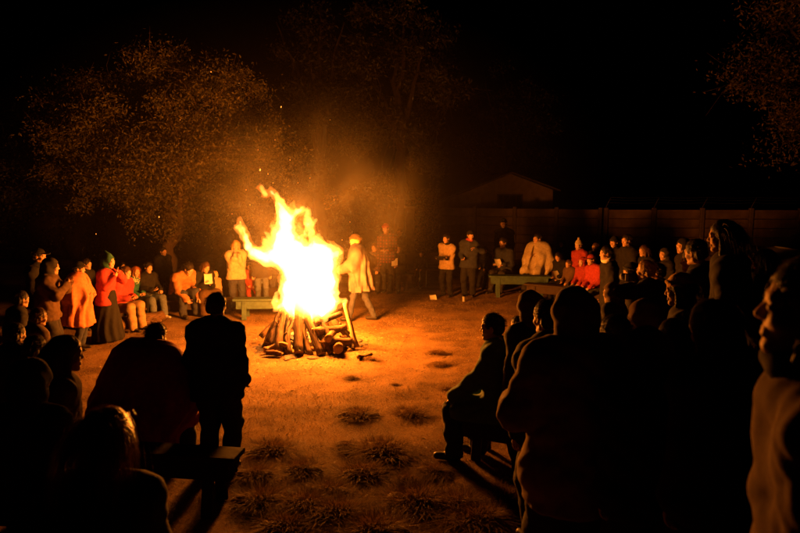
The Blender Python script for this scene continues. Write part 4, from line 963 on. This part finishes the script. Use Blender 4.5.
person('seated man in a dark jacket and blue jeans with pale shoes', 145, 12.0, 262, FIRE, sit=True, seat=.33, tc='black', bc='jeans', hair='dark', hyaw=-12, shoe=shoe_w, hands=((-.10, .42, .70), (.14, .45, .74)), lean=6, feet=((-.13, .52, 0), (.20, .58, 0)))
person('seated man in a rust jacket bending far forward, hands hanging at his knees', 177, 12.2, 261, FIRE, sit=True, seat=.33, tc='rust', bc='djeans', hair='dark', lean=38, hpit=22, hands=((-.15, .55, .42), (.14, .55, .40)), bulk=1.05, feet=((-.16, .42, 0), (.15, .42, 0)))
PL8 = person('seated woman in a dark top reading a sheet, brown blanket on her legs', 201, 12.35, 261, FIRE, sit=True, seat=.33, tc='black', bc='brown', bottom='skirt', hair='brown', hs='mid', v='f', lean=12, hpit=18, hands=((-.08, .36, .80), (.12, .36, .80)))
person('small child leaning against the reading woman by the bench', 213, 12.5, 271, FIRE, sit=True, seat=.33, tc='tan', bc='brown', hair='blond', v='c', hyaw=30)
sheet(PL8['P']((.02, .40, .92)), 20, 'white song sheet held by the seated woman left of the fire', tilt=40)
person('standing woman in a cream jacket with hands at her chin, left of the flames', 236, 12.7, 240, (FX-.3, FY-1), tc='cream', bc='djeans', hair='blond', hs='mid', v='f', hands=((-.07, .22, 1.38), (.07, .22, 1.36)), hpit=10)
person('seated child in red jacket half hidden behind the flames', 249, 13.4, 262, FIRE, sit=True, seat=.33, tc='red', bc='red', v='c', hair='dark')
person('standing person in jeans behind the left side of the flames', 261, 13.2, 243, FIRE, tc='dark', bc='jeans', hair='dark')
person('standing person in dark clothes behind the middle of the flames', 276, 13.6, 243, FIRE, tc='black', bc='djeans', hair='brown', hat='beanie', hc='dark')
# ---- behind right of fire
person('capped walker in a long pale mottled poncho passing right of the flames', 362, 11.6, 234, 78, top='cloak', tc='poncho', bc='djeans', hair='blond', hat='beanie', hc='brown', lean=8, hem=.32, bulk=.80, feet=((-.10, .26, 0), (.10, -.22, .02)), hands=((-.22, .40, 1.10), (.2, .1, 1.1)), v='f')
person('standing person in red beanie and plaid jacket behind the walker', 388, 14.9, 223, FIRE, tc='plaid', bc='dark', hat='beanie', hc='red', hands=((-.08, .30, 1.15), (.10, .30, 1.12)))
person('seated person with a patterned shawl on the left of the trio', 376, 15.0, 243, FIRE, sit=True, tc='dplaid', bc='dark', hair='brown', hs='mid', v='f', hyaw=-10)
PC4 = person('seated hooded person in black holding a pale sheet beneath the chin', 398, 15.0, 243, FIRE, sit=True, tc='black', bc='black', hat='hood', hc='black', v='f', hpit=15, hands=((-.08, .33, .84), (.10, .33, .86)))
sheet(PC4['P']((.0, .38, .96)), 170, 'pale sheet held by the hooded person of the trio', tilt=-60, roll=12)
PC6 = person('young scout in khaki shirt and neckerchief standing with arms folded over a book', 447, 14.3, 234, FIRE, tc='khaki', bc='black', hair='dark', v='c', scarf='black', hands=((.10, .24, 1.16), (-.06, .28, 1.14)), bulk=.95)
g = Geo(); box(g, (0, 0, 0), (.26, .19, .03), bev=.004); o = g.build('book', CL['black'], smooth=False); o.location = PC6['P']((.02, .33, 1.13)); o.rotation_euler = (R(25), 0, PC6['root'].rotation_euler.z); tag(o, 'dark book held against the khaki shirt', 'book')
person('taller scout in dark uniform with flat cap standing beside the khaki shirt', 469, 14.3, 230, (FX+1.5, FY), tc='navy', bc='black', hair='dark', hat='cap', hc='black', v='m', hyaw=22, hands=((-.24, .34, 1.34), (.12, .26, 1.06)), scarf='red')
person('standing dark figure high behind the green bench, only the face lit', 504, 16.0, 218, FIRE, tc='black', hat='cap', hc='black', v='m')
PC8 = person('seated scout in a dark jacket at the left end of the green bench', 505, 15.0, 237, FIRE, sit=True, tc='navy', bc='dark', hair='dark', v='m', hands=((-.14, .36, .72), (.10, .34, .72)), lean=10)
sheet(PC8['P']((-.03, .42, .78)), 15, 'crumpled sheet on the lap of the seated scout', tilt=25)
person('broad seated person wrapped in a cream blanket on the far bench', 541, 15.0, 233, FIRE, sit=True, top='cloak', tc='cream', bc='dark', hair='dark', lean=8, bulk=.98, hpit=0, opened=True, hands=((-.12, .30, .86), (.12, .32, .80)))
PC11 = person('seated dark figure reading a bright sheet right of the cream blanket', 563, 14.0, 252, FIRE, sit=True, tc='black', bc='black', hair='dark', hs='mid', v='f', hpit=18, hands=((-.10, .36, .74), (.12, .34, .74)), lean=12)
sheet(PC11['P']((-.05, .42, .80)), 30, 'bright white sheet held low by the dark seated reader', size=(.20, .22), tilt=35)
person('child in a tall bobble hat and red top standing behind the seated children', 580, 13.6, 238, FIRE, tc='red', bc='dark', hat='pompom', hc='cream', v='c')
person('small child in red coat seated beneath the bobble hat', 584, 12.9, 257, FIRE, sit=True, tc='red', bc='red', hat='hood', hc='red', v='c')
person('child in cap and camouflage vest with bright orange sleeves', 598, 12.3, 254, FIRE, sit=True, tc='pink', bc='camo', hat='cap', hc='red', v='c', lean=10)
person('seated child between the camouflage vest and the bench, dark coat', 571, 13.2, 260, FIRE, sit=True, tc='brown', bc='dark', hair='brown', v='c')
person('young man in a dark jacket with firelit cheek beside the camouflage child', 611, 9.6, 246, FIRE, tc='black', bc='black', hair='dark', scarf='white', v='m', hyaw=6)
person('tall man with short hair standing at the back near the concrete wall', 629, 11.8, 234, FIRE, tc='black', bc='black', hair='dark')
person('dark man looking over the shoulder of the tall short haired one', 615, 12.6, 236, FIRE, tc='black', bc='black', hat='beanie', hc='black', hair='dark')
person('black hooded figure standing alone against the concrete wall', 689, 10.5, 238, FIRE, tc='black', bc='black', hat='hood', hc='black')
person('hooded child peering out with a pale scarf below the photographer', 619, 5.9, 284, FIRE, tc='dark', bc='black', hat='hood', hc='brown', v='c', scarf='tan')
PC18 = person('blond person holding a camera up in front of the nose', 652, 5.9, 261, (FX+.4, FY), tc='black', bc='black', hair='blond', hs='short', v='f', hands=((-.08, .24, 1.46), (.08, .24, 1.46)), hpit=0, hyaw=0)
camm = mat('camera_body_plastic', (.02, .02, .022), .4, scale=50); lensm = mat('lens_glass', (.03, .03, .05), .08)
ct = empty('camera_in_hands', PC18['P']((.0, .29, 1.56))); ct.rotation_euler = (0, 0, PC18['root'].rotation_euler.z); tag(ct, 'black camera held by the blond person', 'camera')
g = Geo(); box(g, (0, 0, 0), (.125, .05, .08), bev=.012); box(g, (0, 0, .05), (.05, .045, .03), bev=.01); g.build('camera_body', camm, ct, smooth=False)
g = Geo(); add_tube(g, [(0, .025, 0), (0, .085, 0), (0, .095, 0)], [.033, .035, .03], 16); g.build('lens', chrome, ct); g = Geo(); add_tube(g, [(0, .0955, 0), (0, .098, 0)], [.027, .025], 16); g.build('front_glass', lensm, ct)
person('person in a tan jacket with the hood down seen from behind below the camera', 655, 3.9, 300, FIRE, tc='hoodbrown', bc='black', hat='hood', hc='hoodbrown', v='c', near=True, bulk=1.1)
person('woman in a knitted hat with a green band, face in profile to the fire', 693, 4.2, 274, 62, tc='black', bc='black', hat='beanie', hc='gold', hair='dark', hs='mid', v='f', near=True, hyaw=0)
person('tall woman with long dark hair standing highest at the right', 734, 4.6, 220, 56, tc='black', bc='black', hair='dark', hs='long', v='f', near=True, hyaw=8)
person('dark haired figure in black just left of the tallest woman', 712, 5.2, 240, FIRE, tc='black', bc='black', hair='dark', v='m')
person('figure in black behind the hooded brown back, barely visible', 672, 5.0, 262, FIRE, at=(2.75, 5.6), tc='black', bc='black', hair='dark', Hfix=1.4)
# ---- nearest right: profile
NR = person('nearest woman at the right edge in profile to the fire, brown coat, hood down', 850, 1.32, 258, 62, tc='brown', bc='black', hair='dark', hs='mid', v='f', near=True, hyaw=2, hpit=-4, hood_down=True, scarf='dark', bulk=1.04)
# ---- near centre right
person('boy in a long teal coat sitting sideways on a dark bench in profile', 504, 5.4, 314, 66, sit=True, seat=.44, tc='teal', bc='navy', hair='dark', v='c', near=True, lean=4, hem=.3, bulk=1.15, hood_down=True, hyaw=10, hpit=4, hands=((-.16, .42, .62), (.12, .32, .60)), feet=((-.12, .42, .0), (.12, .24, 0)))
person('small face peering out just behind the boy in the teal coat', 523, 6.9, 318, FIRE, sit=True, seat=.4, tc='black', bc='black', hair='dark', v='c', hs='short')
person('hooded child in black right behind the teal coat', 536, 5.0, 291, FIRE, tc='dark', bc='black', hat='hood', hc='brown', v='c', near=True)
person('large figure in a brown hooded coat seen from behind, elbow pushed out', 582, 2.95, 288, (FX+1.2, FY), tc='hoodbrown', bc='black', hat='hood', hc='hoodbrown', v='m', near=True, bulk=1.34, hands=((-.24, .30, 1.12), (.2, .32, 1.05)), hem=.25, scarf='hoodbrown')
person('dark hooded shoulders crouching at the lower right among the crowd', 660, 2.6, 330, FIRE, tc='black', bc='black', hat='hood', hc='black', near=True, v='c', bulk=1.3)
person('dark back between the brown hood and the woman in profile', 738, 2.3, 306, FIRE, tc='black', bc='black', hair='dark', near=True, v='f', hs='mid', bulk=1.2, hpit=18)
# ---- foreground left
person('teenager standing in silhouette with back to the camera facing the fire', 212, 5.25, 294, (FX+.3, FY), tc='navy', bc='navy', hair='brown', near=True, v='m', bulk=1.16, hood_down=True, hands=((-.20, .16, .95), (.24, .10, .93)), hem=.16, hpit=2)
person('seated person under a dark red blanket leaning towards the standing teenager', 124, 5.2, 330, -30, sit=True, seat=.44, top='cloak', tc='maroon', bc='black', hair='dark', near=True, lean=24, side=0, bulk=1.45, hem=.34, hyaw=25, hands=((-.20, .34, .82), (.20, .38, .80)))
person('woman with glossy copper hair seated closest at the lower left', 78, 2.05, 420, (FX+1.0, FY), sit=True, seat=.42, tc='dark', bc='black', hair='copper', hs='long', near=True, v='f', lean=6, hpit=8, bulk=1.1)
person('long haired child with a firelit cheek at the left edge in front', 45, 3.7, 337, -58, tc='brown', bc='black', hair='brown', hs='long', near=True, v='c', hyaw=-5)
person('dark figure half out of frame at the lower left edge', 14, 3.1, 362, FIRE, tc='dark', bc='black', hair='dark', near=True, v='c', hat='hood', hc='dark')
person('low dark hooded figure between the glossy haired woman and the red blanket', 60, 2.75, 392, FIRE, sit=True, seat=.3, at=(-1.55, 2.85), tc='dark', bc='black', hat='hood', hc='dark', near=True, v='c', Hfix=1.35)

M = dict(tc='black', bc='black')
person('dark seated back at the extreme left edge below the raised hands', 8, 7.0, 292, FIRE, hair='dark', v='c', **M)
person('short dark figure at the left edge in a brown jacket', 27, 6.3, 310, FIRE, hair='brown', tc='brown', bc='black', v='c')
person('dark bare headed child standing low at the left edge', 5, 5.4, 325, FIRE, hair='dark', v='c', **M)
person('dark child standing between the left edge child and the long haired one', 22, 4.7, 338, FIRE, hair='dark', v='c', near=True, **M)
person('dark haired figure behind the blond person with the camera', 668, 7.2, 264, FIRE, hair='dark', **M)
person('black beanie figure left of the blond person with the camera', 637, 7.8, 263, FIRE, hat='beanie', hc='black', v='c', **M)
person('black jacketed back between the large brown hood and the small hooded child', 556, 4.1, 302, FIRE, hair='dark', near=True, bulk=1.15, **M)
person('dark back rising right of the large brown hood', 628, 3.4, 318, FIRE, hair='dark', near=True, v='c', bulk=1.2, **M)
person('dark haired back in the thick of the right crowd below the knitted hat', 690, 3.3, 322, FIRE, hair='dark', hs='mid', near=True, v='f', bulk=1.15, **M)
person('dark figure standing before the parked car', 757, 6.4, 246, FIRE, hair='dark', **M)
person('dark figure half hidden between the tallest woman and the right edge', 775, 5.2, 250, FIRE, hair='dark', hs='mid', v='f', **M)
person('dim seated figure left of the uniformed pair', 421, 15.6, 251, FIRE, sit=True, hair='dark', **M)
person('dim figure seated between the uniformed pair and the green bench', 486, 15.6, 247, FIRE, sit=True, hair='dark', **M)
person('dim standing figure behind the red hatted one', 401, 16.2, 228, FIRE, hair='dark', **M)
person('dim face behind the cream blanket and the bobble hat', 563, 15.6, 240, FIRE, hair='dark', v='f', hs='mid', **M)
person('dim figure behind the cap wearing child', 596, 14.2, 243, FIRE, hair='brown', v='f', hs='mid', **M)
person('dim girl standing in the back row behind the camera', 648, 11.5, 245, FIRE, hair='brown', hs='mid', v='f', **M)
person('dim hooded child at the back near the wall, right of the camera', 668, 11.2, 248, FIRE, hat='hood', hc='dark', v='c', **M)
person('dim boy behind the seated teal topped girl', 121, 12.6, 262, FIRE, hair='dark', v='c', **M)
person('dim adult standing under the olive tree behind the seated row', 163, 13.6, 247, FIRE, hair='dark', **M)
person('dim figure standing behind the orange blanket', 84, 10.8, 259, FIRE, hair='dark', **M)
person('dim figure behind the reading woman under the olive tree', 222, 13.8, 250, FIRE, hair='dark', v='f', hs='mid', **M)

# small bright things on the grass
p = onG(433, 299); o = sheet((p.x, p.y, .03), 20, 'small crumpled white paper on the grass left of the uniformed pair', size=(.16, .12), tilt=25)
g = Geo(); p = onG(463, 300); add_tube(g, [(0, 0, 0), (0, 0, .01), (0, 0, .10), (0, 0, .115)], [.028, .032, .032, .026], 16); o = g.build('drink_can', chrome); o.location = (p.x+.0, p.y-.15, gz(p.x, p.y)); tag(o, 'silver drink can on the grass by the uniformed pair', 'can')
